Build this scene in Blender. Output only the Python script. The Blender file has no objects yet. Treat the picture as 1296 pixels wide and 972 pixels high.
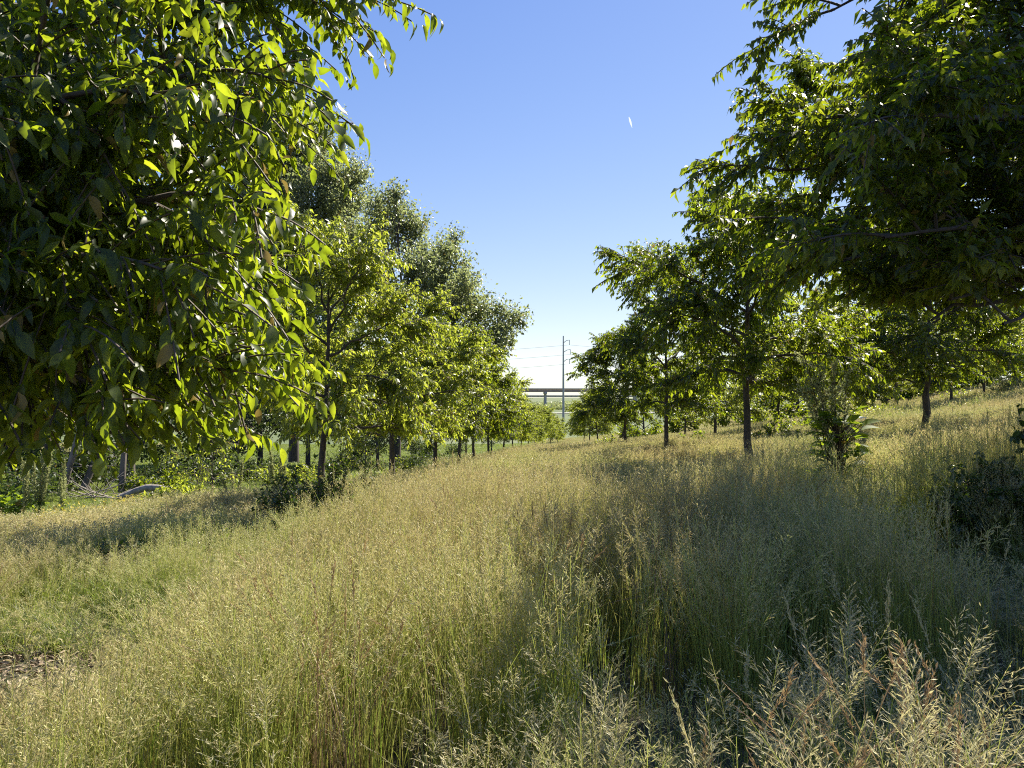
import bpy, math, random
import numpy as np
from mathutils import Vector
R_ = math.radians
rng = np.random.default_rng(7)
random.seed(7)
scene = bpy.context.scene
col = scene.collection

# ------------------------------------------------------------------ camera, sky, sun, exposure
F, W0, HZ, EYE = 940.0, 648.0, 502.0, 1.56      # focal (px at 1296 wide), centre column, horizon row, eye height
cam = bpy.data.cameras.new('camera')
cam.sensor_width = 36; cam.lens = 36 * F / 1296; cam.clip_start = 0.05; cam.clip_end = 9000
camo = bpy.data.objects.new('camera', cam); col.objects.link(camo)
camo.location = (0, 0, EYE); camo.rotation_euler = (R_(90) + math.atan((HZ - 486) / F), 0, 0)
scene.camera = camo

SUN_AZ, SUN_EL = R_(37), R_(47)                 # azimuth to the right of the view direction (+Y)
wd = bpy.data.worlds.new('World'); scene.world = wd; wd.use_nodes = True
nt = wd.node_tree; bg = nt.nodes['Background']
sky = nt.nodes.new('ShaderNodeTexSky'); sky.sky_type = 'NISHITA'; sky.sun_disc = False
sky.sun_elevation = SUN_EL; sky.sun_rotation = SUN_AZ
sky.air_density = 1.0; sky.dust_density = 0.1; sky.ozone_density = 2.6; sky.altitude = 300
hs = nt.nodes.new('ShaderNodeHueSaturation'); hs.inputs['Saturation'].default_value = 1.38
hs.inputs['Hue'].default_value = 0.526
d1 = nt.nodes.new('ShaderNodeVectorMath'); d1.operation = 'MULTIPLY_ADD'; d1.inputs[1].default_value = (1 / 6,) * 3; d1.inputs[2].default_value = (1, 1, 1)
d2 = nt.nodes.new('ShaderNodeVectorMath'); d2.operation = 'DIVIDE'
nt.links.new(sky.outputs[0], d1.inputs[0]); nt.links.new(sky.outputs[0], d2.inputs[0]); nt.links.new(d1.outputs[0], d2.inputs[1])
nt.links.new(d2.outputs[0], hs.inputs['Color'])
nt.links.new(hs.outputs[0], bg.inputs[0]); bg.inputs[1].default_value = 0.138
sl = bpy.data.lights.new('sun', 'SUN'); sl.energy = 5.0; sl.angle = R_(0.5); sl.color = (1.0, 0.93, 0.79)
slo = bpy.data.objects.new('sun', sl); col.objects.link(slo); slo.location = (30, 20, 40)
sdir = Vector((math.sin(SUN_AZ) * math.cos(SUN_EL), math.cos(SUN_AZ) * math.cos(SUN_EL), math.sin(SUN_EL)))
slo.rotation_euler = sdir.to_track_quat('Z', 'Y').to_euler()
vs = scene.view_settings
vs.view_transform = 'Standard'; vs.look = 'None'; vs.gamma = 1; vs.use_curve_mapping = False
vs.exposure = 1.22
scene.cycles.filter_width = 1.1; scene.cycles.use_denoising = False; scene.cycles.max_bounces = 6; scene.cycles.diffuse_bounces = 3; scene.cycles.transmission_bounces = 4
scene.cycles.transparent_max_bounces = 4

# ------------------------------------------------------------------ helpers
class MB:
    """collects vertices and faces, with a material slot per face"""
    def __init__(s): s.v = []; s.f = []; s.m = []; s.n = 0
    def add(s, V, Fc, mi=0):
        V = np.asarray(V, float).reshape(-1, 3); Fc = np.asarray(Fc, int)
        s.v.append(V); s.f.append(Fc + s.n); s.m.append(np.full(len(Fc), mi)); s.n += len(V)
    def mesh(s, name, mats, smooth=False):
        me = bpy.data.meshes.new(name)
        V = np.concatenate(s.v)
        me.vertices.add(len(V)); me.vertices.foreach_set('co', V.ravel())
        tot = np.concatenate([np.full(len(f), f.shape[1]) for f in s.f])
        loops = np.concatenate([f.ravel() for f in s.f])
        st = np.concatenate([[0], np.cumsum(tot)[:-1]])
        me.loops.add(len(loops)); me.loops.foreach_set('vertex_index', loops.astype(np.int32))
        me.polygons.add(len(tot)); me.polygons.foreach_set('loop_start', st.astype(np.int32))
        me.polygons.foreach_set('material_index', np.concatenate(s.m).astype(np.int32))
        if smooth: me.polygons.foreach_set('use_smooth', np.ones(len(tot), bool))
        for m in mats: me.materials.append(m)
        me.update(calc_edges=True)
        return me
    def build(s, name, mats, parent=None, smooth=False):
        if not isinstance(mats, (list, tuple)): mats = [mats]
        o = bpy.data.objects.new(name, s.mesh(name, mats, smooth)); col.objects.link(o)
        if parent: o.parent = parent
        return o
    def box(s, c, d, mi=0, rot=0.0):
        c = np.array(c, float); d = np.array(d, float) / 2
        V = np.array([[x, y, z] for x in (-1, 1) for y in (-1, 1) for z in (-1, 1)], float) * d
        ca, sa = math.cos(rot), math.sin(rot)
        V = np.stack([V[:, 0] * ca - V[:, 1] * sa, V[:, 0] * sa + V[:, 1] * ca, V[:, 2]], 1) + c
        s.add(V, [[0, 1, 3, 2], [4, 6, 7, 5], [0, 4, 5, 1], [2, 3, 7, 6], [0, 2, 6, 4], [1, 5, 7, 3]], mi)
    def tube(s, P, rad, k=5, mi=0, cap=True):
        P = np.asarray(P, float); n = len(P); rad = np.broadcast_to(rad, (n,))
        T = np.gradient(P, axis=0); T /= np.linalg.norm(T, axis=1)[:, None] + 1e-9
        ref = np.array([0, 0, 1.0]) if abs(T[0][2]) < .9 else np.array([1.0, 0, 0])
        A = np.cross(T, ref); A /= np.linalg.norm(A, axis=1)[:, None] + 1e-9
        B = np.cross(T, A)
        th = np.linspace(0, 2 * math.pi, k, endpoint=False)
        V = P[:, None] + rad[:, None, None] * (A[:, None] * np.cos(th)[None, :, None] + B[:, None] * np.sin(th)[None, :, None])
        i = np.arange(n - 1)[:, None] * k; j = np.arange(k)[None]; j2 = (j + 1) % k
        Fq = np.stack([i + j, i + j2, i + k + j2, i + k + j], -1).reshape(-1, 4)
        s.add(V.reshape(-1, 3), Fq, mi)

def tag(o, label=None, cat=None, group=None, kind=None):
    if label: o['label'] = label
    if cat: o['category'] = cat
    if group: o['group'] = group
    if kind: o['kind'] = kind
    return o
def empty(name, loc, rz=0.0, sc=1.0):
    o = bpy.data.objects.new(name, None); col.objects.link(o)
    o.location = loc; o.rotation_euler = (0, 0, rz); o.scale = (sc, sc, sc) if not hasattr(sc, '__len__') else sc
    o.empty_display_size = .2
    return o
def copy_thing(src, loc, rz, sc, label, cat=None, group=None):
    r = src.copy(); col.objects.link(r); r.location = loc; r.rotation_euler = (0, 0, rz)
    r.scale = (sc, sc, sc) if not hasattr(sc, '__len__') else sc
    r['label'] = label
    if cat: r['category'] = cat
    if group: r['group'] = group
    elif 'group' in r: del r['group']
    for ch in src.children:
        c = ch.copy(); col.objects.link(c); c.parent = r
    return r
def nrm(v):
    v = np.asarray(v, float); return v / (np.linalg.norm(v, axis=-1, keepdims=True) + 1e-9)

# ------------------------------------------------------------------ terrain
_ty = np.arange(-300, 3001, 1.0)
_ta = np.interp(_ty, [-300, -50, 0, 10, 15, 20, 30, 42, 60, 100, 160, 230, 3000],
                [1.5, .5, 0, -.08, -.28, -.62, -1.08, -1.85, -3.0, -5.5, -7.0, -7.4, -7.4])
_k = np.exp(-.5 * (np.arange(-12, 13) / 3.0) ** 2); _k /= _k.sum()
_ta = np.convolve(np.pad(_ta, 12, mode='edge'), _k, mode='valid')
def ground(x, y):
    x = np.asarray(x, float); y = np.asarray(y, float)
    a = np.interp(y, _ty, _ta)
    u = x - (-3.4 + .068 * y)
    up = np.clip(u, 0, 80); dn = np.clip(1.6 - u, 0, 15)
    fade = np.clip(1 - (y - 110) / 120, 0, 1); fade = fade * fade * (3 - 2 * fade)
    side = .0085 * up ** 2 / (1 + up * .03)
    side = 9 * np.tanh(side / 9) - .68 * np.tanh(dn / 6) * np.clip((y - 2) / 8, 0, 1)
    bump = .03 * np.sin(x * 1.3 + .7 * y) * np.sin(y * .9 - .4 * x) + .05 * np.sin(x * .37) * np.sin(y * .31 + 1)
    return a + side * fade + bump * np.clip(fade, .2, 1)
def gz(x, y): return float(ground(x, y))
def at(px, Y, py=None):
    """photo column (and row) at distance Y -> world point; on the ground when no row is given"""
    x = (px - W0) / F * Y
    return (x, Y, gz(x, Y) if py is None else EYE + (HZ - py) / F * Y)

# ------------------------------------------------------------------ materials
def new_mat(name):
    m = bpy.data.materials.new(name); m.use_nodes = True
    n = m.node_tree; n.nodes.clear()
    return m, n, n.nodes.new('ShaderNodeOutputMaterial')
def ramp(n, fac, stops):
    r = n.nodes.new('ShaderNodeValToRGB'); n.links.new(fac, r.inputs[0])
    while len(r.color_ramp.elements) < len(stops): r.color_ramp.elements.new(.5)
    for e, (p, c) in zip(r.color_ramp.elements, stops): e.position = p; e.color = (*c, 1)
    return r.outputs[0]
def leafy(name, cols, tcols, tmix=.45, rough=.4, spec=.5, scale=0.25, objvar=.12, world=False):
    """thin plant tissue: reflects with a slight gloss and lets light through; varies leaf by leaf"""
    m, n, out = new_mat(name)
    geo = n.nodes.new('ShaderNodeNewGeometry')
    tc = n.nodes.new('ShaderNodeTexCoord')
    noi = n.nodes.new('ShaderNodeTexNoise'); noi.inputs['Scale'].default_value = scale; noi.inputs['Detail'].default_value = 3
    n.links.new(geo.outputs['Position'], noi.inputs['Vector'])
    a = n.nodes.new('ShaderNodeMath'); a.operation = 'MULTIPLY_ADD'
    n.links.new(noi.outputs[0], a.inputs[0]); a.inputs[1].default_value = 1.6 if world else .7
    n.links.new(geo.outputs['Random Per Island'], a.inputs[2])
    if world:      # broad patches count for more than the spread from stem to stem
        a.inputs[1].default_value = 2.2; rs = n.nodes.new('ShaderNodeMath'); rs.operation = 'MULTIPLY_ADD'; rs.inputs[1].default_value = .7; rs.inputs[2].default_value = -.15
        n.links.new(geo.outputs['Random Per Island'], rs.inputs[0]); n.links.new(rs.outputs[0], a.inputs[2])
    b = n.nodes.new('ShaderNodeMath'); b.operation = 'MULTIPLY_ADD'; b.use_clamp = True
    n.links.new(a.outputs[0], b.inputs[0]); b.inputs[1].default_value = .8 if world else .75; b.inputs[2].default_value = -.45 if world else -.13
    c1 = ramp(n, b.outputs[0], cols); c2 = ramp(n, b.outputs[0], tcols)
    mo = n.nodes.new('ShaderNodeTexNoise'); mo.inputs['Scale'].default_value = 55; mo.inputs['Detail'].default_value = 4
    n.links.new(geo.outputs['Position'], mo.inputs['Vector'])
    mot = ramp(n, mo.outputs[0], [(.30, (.62, .60, .50)), (.45, (.95, .95, .95)), (.7, (1.1, 1.1, 1.05))])
    sp = n.nodes.new('ShaderNodeMath'); sp.operation = 'GREATER_THAN'; sp.inputs[1].default_value = .975; n.links.new(geo.outputs['Random Per Island'], sp.inputs[0])
    oi = n.nodes.new('ShaderNodeObjectInfo')
    hsv = []
    for c in (c1, c2):
        h = n.nodes.new('ShaderNodeHueSaturation')
        mr = n.nodes.new('ShaderNodeMapRange'); n.links.new(oi.outputs['Random'], mr.inputs[0])
        mr.inputs[3].default_value = 1 - objvar; mr.inputs[4].default_value = 1 + objvar
        m1 = n.nodes.new('ShaderNodeMix'); m1.data_type = 'RGBA'; m1.blend_type = 'MULTIPLY'; m1.inputs[0].default_value = 1
        n.links.new(c, m1.inputs[6]); n.links.new(mot, m1.inputs[7])
        m2 = n.nodes.new('ShaderNodeMix'); m2.data_type = 'RGBA'; n.links.new(sp.outputs[0], m2.inputs[0]); n.links.new(m1.outputs[2], m2.inputs[6]); m2.inputs[7].default_value = (.26, .19, .05, 1)
        n.links.new(mr.outputs[0], h.inputs['Value']); n.links.new(m2.outputs[2], h.inputs['Color']); hsv.append(h.outputs[0])
    p = n.nodes.new('ShaderNodeBsdfPrincipled'); n.links.new(hsv[0], p.inputs['Base Color'])
    p.inputs['Roughness'].default_value = rough; p.inputs['Specular IOR Level'].default_value = spec
    t = n.nodes.new('ShaderNodeBsdfTranslucent'); n.links.new(hsv[1], t.inputs[0])
    mx = n.nodes.new('ShaderNodeMixShader'); mx.inputs[0].default_value = tmix
    n.links.new(p.outputs[0], mx.inputs[1]); n.links.new(t.outputs[0], mx.inputs[2])
    n.links.new(mx.outputs[0], out.inputs[0])
    return m
def plain(name, c, rough=.8, var=.25, scale=6.0, metal=0.0, bump=0.0, stretch=None):
    m, n, out = new_mat(name)
    p = n.nodes.new('ShaderNodeBsdfPrincipled'); p.inputs['Roughness'].default_value = rough; p.inputs['Metallic'].default_value = metal
    tc = n.nodes.new('ShaderNodeTexCoord'); mp = n.nodes.new('ShaderNodeMapping')
    if stretch: mp.inputs['Scale'].default_value = stretch
    n.links.new(tc.outputs['Object'], mp.inputs[0])
    noi = n.nodes.new('ShaderNodeTexNoise'); noi.inputs['Scale'].default_value = scale; noi.inputs['Detail'].default_value = 6
    n.links.new(mp.outputs[0], noi.inputs['Vector'])
    c = np.array(c)
    n.links.new(ramp(n, noi.outputs[0], [(.3, tuple(c * (1 - var))), (.7, tuple(np.minimum(c * (1 + var), 1)))]), p.inputs[0])
    if bump:
        b = n.nodes.new('ShaderNodeBump'); b.inputs['Strength'].default_value = bump; b.inputs['Distance'].default_value = .02
        n.links.new(noi.outputs[0], b.inputs['Height']); n.links.new(b.outputs[0], p.inputs['Normal'])
    n.links.new(p.outputs[0], out.inputs[0])
    return m

M = {}
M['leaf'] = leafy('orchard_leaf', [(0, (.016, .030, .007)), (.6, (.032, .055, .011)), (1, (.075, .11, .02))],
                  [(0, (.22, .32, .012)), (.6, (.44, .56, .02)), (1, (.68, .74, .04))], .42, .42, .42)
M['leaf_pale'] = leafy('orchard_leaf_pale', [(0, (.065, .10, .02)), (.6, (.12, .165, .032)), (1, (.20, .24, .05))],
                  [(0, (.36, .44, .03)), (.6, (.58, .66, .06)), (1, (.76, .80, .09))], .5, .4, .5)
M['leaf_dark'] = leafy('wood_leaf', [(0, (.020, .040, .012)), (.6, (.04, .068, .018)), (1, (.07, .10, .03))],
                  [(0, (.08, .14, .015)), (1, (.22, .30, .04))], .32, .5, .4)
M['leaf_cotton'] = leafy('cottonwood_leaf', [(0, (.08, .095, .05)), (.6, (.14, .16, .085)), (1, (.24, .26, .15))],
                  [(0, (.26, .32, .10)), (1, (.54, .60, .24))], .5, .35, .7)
M['leaf_shrub'] = leafy('shrub_leaf', [(0, (.032, .052, .016)), (.6, (.06, .092, .026)), (1, (.10, .14, .04))],
                  [(0, (.10, .2, .015)), (1, (.32, .45, .03))], .35, .35, .6, scale=1.5)
M['leaf_weed'] = leafy('weed_leaf', [(0, (.05, .09, .02)), (1, (.10, .16, .035))],
                  [(0, (.25, .38, .02)), (1, (.48, .58, .03))], .48, .6, .2, scale=2)
M['seed_weed'] = leafy('weed_seed', [(0, (.22, .24, .10)), (1, (.40, .41, .20))],
                  [(0, (.32, .36, .12)), (1, (.58, .60, .26))], .35, .6, .3, scale=2)
M['head'] = leafy('grass_head', [(0, (.27, .18, .10)), (.3, (.47, .38, .20)), (.6, (.57, .51, .26)), (1, (.43, .45, .18))],
                  [(0, (.34, .25, .12)), (.5, (.68, .57, .27)), (1, (.58, .58, .20))], .34, .5, .4, scale=.45, objvar=0, world=True)
M['stem'] = leafy('grass_stem', [(0, (.22, .14, .06)), (.3, (.30, .27, .08)), (.6, (.30, .34, .075)), (1, (.20, .30, .055))],
                  [(0, (.36, .30, .12)), (.5, (.52, .52, .13)), (1, (.44, .53, .10))], .36, .45, .4, scale=.45, objvar=0, world=True)
M['blade'] = leafy('grass_blade', [(0, (.19, .15, .06)), (.5, (.16, .18, .045)), (1, (.10, .15, .03))],
                  [(0, (.38, .38, .09)), (.5, (.40, .52, .07)), (1, (.30, .50, .05))], .38, .45, .4, scale=.45, objvar=0, world=True)
M['lush'] = leafy('lush_blade', [(0, (.085, .12, .03)), (1, (.15, .19, .05))],
                  [(0, (.28, .38, .05)), (1, (.44, .52, .08))], .45, .45, .4, scale=.6, objvar=0, world=True)
M['pale_head'] = leafy('pale_head', [(0, (.40, .33, .18)), (.5, (.56, .51, .29)), (1, (.66, .63, .39))], [(0, (.46, .39, .18)), (1, (.72, .68, .35))], .36, .5, .4, scale=1.2)
M['dry_stem'] = leafy('dry_stem', [(0, (.16, .09, .05)), (1, (.34, .24, .13))], [(0, (.2, .12, .06)), (1, (.4, .3, .15))], .3, .5, .4, scale=1)
M['dry_head'] = leafy('dry_head', [(0, (.22, .135, .075)), (1, (.42, .29, .16))], [(0, (.3, .18, .08)), (1, (.55, .40, .2))], .35, .5, .4, scale=1)
M['bark'] = plain('bark', (.075, .060, .050), .9, .45, 14, bump=.8, stretch=(1, 1, .25))
M['bark_pale'] = plain('bark_pale', (.17, .14, .115), .9, .4, 10, bump=.8, stretch=(1, 1, .25))
M['twig'] = plain('twig', (.085, .060, .040), .7, .3, 20)
M['deadwood'] = plain('deadwood', (.30, .26, .21), .9, .35, 12, bump=.6)
M['chip'] = leafy('wood_chip', [(0, (.16, .11, .07)), (.5, (.30, .23, .16)), (1, (.45, .38, .29))], [(0, (.1, .08, .05)), (1, (.1, .08, .05))], .02, .8, .2, scale=4)
M['flower'] = leafy('yellow_flower', [(0, (.62, .48, .06)), (1, (.75, .65, .14))], [(0, (.6, .5, .06)), (1, (.7, .6, .1))], .4, .6, .3)

# ground
m, n, out = new_mat('ground'); M['ground'] = m
p = n.nodes.new('ShaderNodeBsdfPrincipled'); p.inputs['Roughness'].default_value = .95
geo = n.nodes.new('ShaderNodeNewGeometry')
n1 = n.nodes.new('ShaderNodeTexNoise'); n1.inputs['Scale'].default_value = 9; n1.inputs['Detail'].default_value = 8
n2 = n.nodes.new('ShaderNodeTexNoise'); n2.inputs['Scale'].default_value = .35; n2.inputs['Detail'].default_value = 4
n3 = n.nodes.new('ShaderNodeTexNoise'); n3.inputs['Scale'].default_value = .012; n3.inputs['Detail'].default_value = 6
for q in (n1, n2, n3): n.links.new(geo.outputs['Position'], q.inputs['Vector'])
near = ramp(n, n1.outputs[0], [(.3, (.030, .026, .015)), (.55, (.075, .070, .032)), (.75, (.15, .13, .07))])
far = ramp(n, n3.outputs[0], [(.35, (.07, .10, .028)), (.5, (.10, .13, .04)), (.65, (.14, .15, .06))])
sx = n.nodes.new('ShaderNodeSeparateXYZ'); n.links.new(geo.outputs['Position'], sx.inputs[0])
mr = n.nodes.new('ShaderNodeMapRange'); n.links.new(sx.outputs[1], mr.inputs[0]); mr.inputs[1].default_value = 40; mr.inputs[2].default_value = 110
mxc = n.nodes.new('ShaderNodeMix'); mxc.data_type = 'RGBA'
n.links.new(mr.outputs[0], mxc.inputs[0]); n.links.new(near, mxc.inputs[6]); n.links.new(far, mxc.inputs[7])
n.links.new(mxc.outputs[2], p.inputs[0])
b = n.nodes.new('ShaderNodeBump'); b.inputs['Strength'].default_value = .6; b.inputs['Distance'].default_value = .05
n.links.new(n1.outputs[0], b.inputs['Height']); n.links.new(b.outputs[0], p.inputs['Normal'])
n.links.new(p.outputs[0], out.inputs[0])

# ------------------------------------------------------------------ ground sheet
def graded(a, b, fine_lo, fine_hi, step, grow):
    xs = list(np.arange(fine_lo, fine_hi + 1e-6, step)); s = step
    while xs[-1] < b: s *= grow; xs.append(xs[-1] + s)
    s = step; lo = []
    x = fine_lo
    while x > a: s *= grow; x -= s; lo.append(x)
    return np.array(lo[::-1] + xs)
gx = graded(-4000, 4000, -14, 14, .5, 1.12); gy = graded(-300, 6000, -3, 45, .5, 1.09)
X, Y = np.meshgrid(gx, gy); Z = ground(X, Y)
g = MB(); nx = len(gx)
ii = (np.arange(len(gy) - 1)[:, None] * nx + np.arange(nx - 1)[None]).ravel()
g.add(np.stack([X.ravel(), Y.ravel(), Z.ravel()], 1), np.stack([ii, ii + 1, ii + nx + 1, ii + nx], 1))
tag(g.build('ground', M['ground'], smooth=True), kind='structure')

# ------------------------------------------------------------------ leaves
def leaf_templates():
    T = {}
    # hero: three columns of vertices, folded along the midrib and arched, with a pointed tip
    ts = np.array([0, .18, .42, .68, .88, 1.0])
    for nm, arch, fold, tw, asym, w in (('hero', .30, .40, .15, 0, (.02, .16, .235, .19, .085, 0)), ('hero2', .55, .75, -.3, .05, (.02, .14, .21, .18, .07, 0)), ('hero3', .12, .15, .5, -.08, (.02, .19, .26, .19, .06, 0)), ('hero4', .75, .5, .1, .12, (.02, .15, .22, .17, .08, 0))):
        V = []
        for t, ww in zip(ts, w):
            z = -arch * t * t; y0 = asym * t * t; a_ = tw * t
            for sg in (-1, 0, 1):
                yy, zz = sg * ww, abs(sg) * ww * fold
                V.append([t * (1 - .25 * arch * t), y0 + yy * math.cos(a_) - zz * math.sin(a_), z + yy * math.sin(a_) + zz * math.cos(a_)])
        Fq = []
        for i in range(5):
            Fq += [[3 * i, 3 * i + 1, 3 * i + 4, 3 * i + 3], [3 * i + 1, 3 * i + 2, 3 * i + 5, 3 * i + 4]]
        T[nm] = (np.array(V), np.array(Fq))
    V = [[0, 0, 0], [.4, -.23, .04], [.45, 0, -.05], [.4, .23, .04], [1, 0, -.28]]
    T['mid'] = (np.array(V), np.array([[0, 1, 2], [1, 4, 2], [0, 2, 3], [2, 4, 3]]))
    V = [[0, 0, 0], [.45, -.24, 0.03], [1, 0, -.2], [.45, .24, .03]]
    T['far'] = (np.array(V), np.array([[0, 1, 2], [0, 2, 3]]))
    return T
LT = leaf_templates()
def add_leaves(mb, P, D, N, L, kind, mi=0, width=1.0):
    P, D, N = np.asarray(P), nrm(D), np.asarray(N); L = np.asarray(L)
    if kind == 'hero' and len(P) > 8:
        w_ = np.random.default_rng(len(P)).integers(0, 4, len(P))
        for q, nm in enumerate(('hero', 'hero2', 'hero3', 'hero4')):
            k_ = w_ == q
            if k_.any(): add_leaves(mb, P[k_], D[k_], N[k_], L[k_], nm if q else 'hero1', mi, width)
        return
    if kind == 'hero1': kind = 'hero'
    S = nrm(np.cross(N, D)); N = np.cross(D, S)
    V, Fc = LT[kind]
    out = P[:, None] + L[:, None, None] * (V[None, :, 0, None] * D[:, None] + V[None, :, 1, None] * width * S[:, None] + V[None, :, 2, None] * N[:, None])
    Fa = (np.arange(len(P))[:, None, None] * len(V) + Fc[None]).reshape(-1, Fc.shape[1])
    mb.add(out.reshape(-1, 3), Fa, mi)

# ------------------------------------------------------------------ orchard trees
def bez(a, b, c, n):
    t = np.linspace(0, 1, n)[:, None]; return (1 - t) ** 2 * a + 2 * t * (1 - t) * b + t * t * c
def pick(P, t):
    k = t * (len(P) - 1); i = min(int(k), len(P) - 2); f = k - i
    return P[i] * (1 - f) + P[i + 1] * f, nrm(P[i + 1] - P[i])
def tree_geometry(seed, H=4.4, bole=1.1, R=1.9, zc=2.8, Rz=1.7, r0=.075, nlimb=13, nsub=9, ntwig=8, twig=.38, gap=.035,
                  leafL=.095, kind='mid', droop=.5, extra=(), twig_k=3, lean=(0, 0), lobes=.22, width=1.0, zmin=.5):
    rg = np.random.default_rng(seed)
    wood, leafs = MB(), MB()
    nT = 12; tz = np.linspace(0, 1, nT)
    top = H * .86
    wob = np.cumsum(rg.normal(0, .018 * H / 4, (nT, 2)), 0); wob -= wob[0]
    trunk = np.stack([wob[:, 0] + lean[0] * tz, wob[:, 1] + lean[1] * tz, tz * top], 1)
    tr = r0 * (1 - .82 * tz ** .8); tr[0] *= 1.35; tr[1] *= 1.05
    wood.tube(trunk, tr, 9)
    c = np.array([0, 0, zc]); rad = np.array([R, R, Rz])
    limbs = []
    for i in range(nlimb):
        f = (i + .5) / nlimb
        h = bole + (top - bole) * f ** 1.1 * .97
        s, _ = pick(trunk, min(h / top, .99))
        az = i * 2.39996 + rg.uniform(-.4, .4)
        el = R_(-8 + 80 * f ** 1.5 + rg.uniform(-10, 12))
        d = np.array([math.cos(az) * math.cos(el), math.sin(az) * math.cos(el), math.sin(el)])
        # distance to the envelope
        q = (s - c) / rad; e = d / rad
        A, B, Cc = e @ e, q @ e, q @ q - 1
        disc = B * B - A * Cc
        ln = (-B + math.sqrt(disc)) / A if disc > 0 else R
        ln = max(.4, ln) * (1 + rg.uniform(-lobes, lobes * .55))
        end = s + d * ln
        midp = s + d * ln * .5 + np.array([0, 0, ln * .14])
        limbs.append((s, midp, end, r0 * (.46 - .22 * f)))
    for (sf, ez) in extra:
        s, _ = pick(trunk, sf); end = np.array(ez, float)
        limbs.append((s, (s + end) / 2 + np.array([0, 0, .28]), end, r0 * .42))
    LP, LD, LN, LL = [], [], [], []
    for (s, mp, e, lr) in limbs:
        Lp = bez(s, mp, e, 9); Lp[1:-1] += rg.normal(0, .025, (7, 3))
        ln = np.linalg.norm(e - s)
        wood.tube(Lp, lr * np.linspace(1, .22, 9), 6)
        ns = max(4, int(nsub * (ln / R) + .5))
        for j in range(ns + 1):
            t = .18 + .82 * (j + rg.uniform(0, .8)) / ns
            last = j == ns
            if t > 1 or last: t = .985
            b0, dt = pick(Lp, t)
            rv = nrm(rg.normal(0, 1, 3)); side = nrm(np.cross(dt, rv)); 
            if last: sd = nrm(dt + .15 * rv)
            else: sd = nrm(dt * rg.uniform(.5, .9) + side * rg.uniform(.7, 1.0) + np.array([0, 0, .25]))
            sl_ = (.30 * R + .16) * rg.uniform(.65, 1.15) * (1.1 - .35 * t)
            e2 = b0 + sd * sl_ + np.array([0, 0, -.10 * sl_ * droop])
            if e2[2] < zmin + .1: continue
            Sp = bez(b0, b0 + sd * sl_ * .5 + np.array([0, 0, .06]), e2, 6)
            wood.tube(Sp, lr * .30 * np.linspace(1, .35, 6), 4)
            nt_ = max(3, int(ntwig * rg.uniform(.7, 1.3)))
            for k in range(nt_ + 1):
                tt = .15 + .85 * (k + rg.uniform(0, .9)) / nt_
                lastk = k == nt_
                if tt > 1 or lastk: tt = .99
                p0, d2 = pick(Sp, tt)
                rv = nrm(rg.normal(0, 1, 3)); side = nrm(np.cross(d2, rv))
                td = nrm(d2 * rg.uniform(.6, 1) + (0 if lastk else 1) * side * rg.uniform(.5, .95) + np.array([0, 0, .12]))
                tl = twig * rg.uniform(.5, 1.25)
                nn = max(3, int(tl / gap))
                u = np.linspace(0, 1, nn)[:, None]
                Tp = p0 + td * tl * u + np.array([0, 0, -1.0]) * (u ** 2) * tl * .35 * droop * 1.4
                if Tp[-1][2] < zmin: continue
                leafs.tube(Tp[::max(1, nn // 4)] if nn > 5 else Tp, .0035 if kind == 'hero' else .005, twig_k, 1)
                tdir = nrm(np.gradient(Tp, axis=0))
                sgn = np.where(np.arange(nn) % 2 == 0, 1, -1)[:, None]
                sd_ = nrm(np.cross(tdir, np.array([0, 0, 1.0]) + rg.normal(0, .35, (nn, 3))))
                D = tdir * .45 + sgn * sd_ * rg.uniform(.35, .8, (nn, 1)) + np.array([0, 0, -droop]) * rg.uniform(.5, 1.7, (nn, 1)) + rg.normal(0, .18, (nn, 3))
                N = np.array([0, 0, 1.0]) + rg.normal(0, .5, (nn, 3))
                LP.append(Tp + rg.normal(0, .006, (nn, 3))); LD.append(D); LN.append(N); LL.append(leafL * rg.uniform(.45, 1.22, nn))
    add_leaves(leafs, np.concatenate(LP), np.concatenate(LD), np.concatenate(LN), np.concatenate(LL), kind, 0, width)
    return wood, leafs
def make_tree(name, loc, rz, sc, label, cat, group, leafmat='leaf', bark='bark', **kw):
    wood, leafs = tree_geometry(**kw)
    t = empty(name, loc, rz, sc); tag(t, label, cat, group)
    print('LEAVES', label[:30], len(leafs.v[-1]))
    wood.build('trunk', M[bark], t, smooth=True)
    leafs.build('crown', [M[leafmat], M['twig']], t, smooth=kw.get('kind') == 'hero')
    return t

# the two big ones that frame the picture
def rel(px, py, Y, b):  # a photo point as an offset from the tree's base
    p_ = at(px, Y, py); return (p_[0] - b[0], p_[1] - b[1], p_[2] - b[2])
LB = (-3.95, 3.4); LB = (LB[0], LB[1], gz(*LB))
make_tree('orchard_tree', LB, 0, 1, 'closest tree at left, big dark crown of large drooping leaves filling the left edge', 'tree', None,
          seed=11, H=5.4, bole=1.6, R=1.72, zc=3.35, Rz=1.75, r0=.085, nlimb=23, nsub=12, ntwig=14, twig=.30, gap=.0185,
          leafL=.074, kind='hero', droop=.55, lobes=.12, zmin=1.44, width=.88,
          extra=[(.30, rel(265, 525, 3.1, LB)), (.30, rel(150, 550, 2.6, LB)), (.34, rel(170, 430, 2.9, LB)), (.62, rel(345, 0, 3.4, LB)),
                 (.5, rel(240, 160, 3.3, LB)), (.42, rel(195, 300, 3.5, LB)), (.3, rel(60, 470, 2.3, LB)), (.6, rel(300, -60, 3.2, LB)), (.34, rel(150, 480, 2.5, LB)), (.5, rel(220, 100, 2.6, LB)), (.45, rel(200, 250, 2.4, LB)),
                 (.5, rel(90, 120, 2.3, LB)), (.4, rel(60, 330, 2.2, LB)), (.4, rel(150, 370, 2.7, LB))])
RB = (5.7, 7.3); RB = (RB[0], RB[1], gz(*RB))
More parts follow.
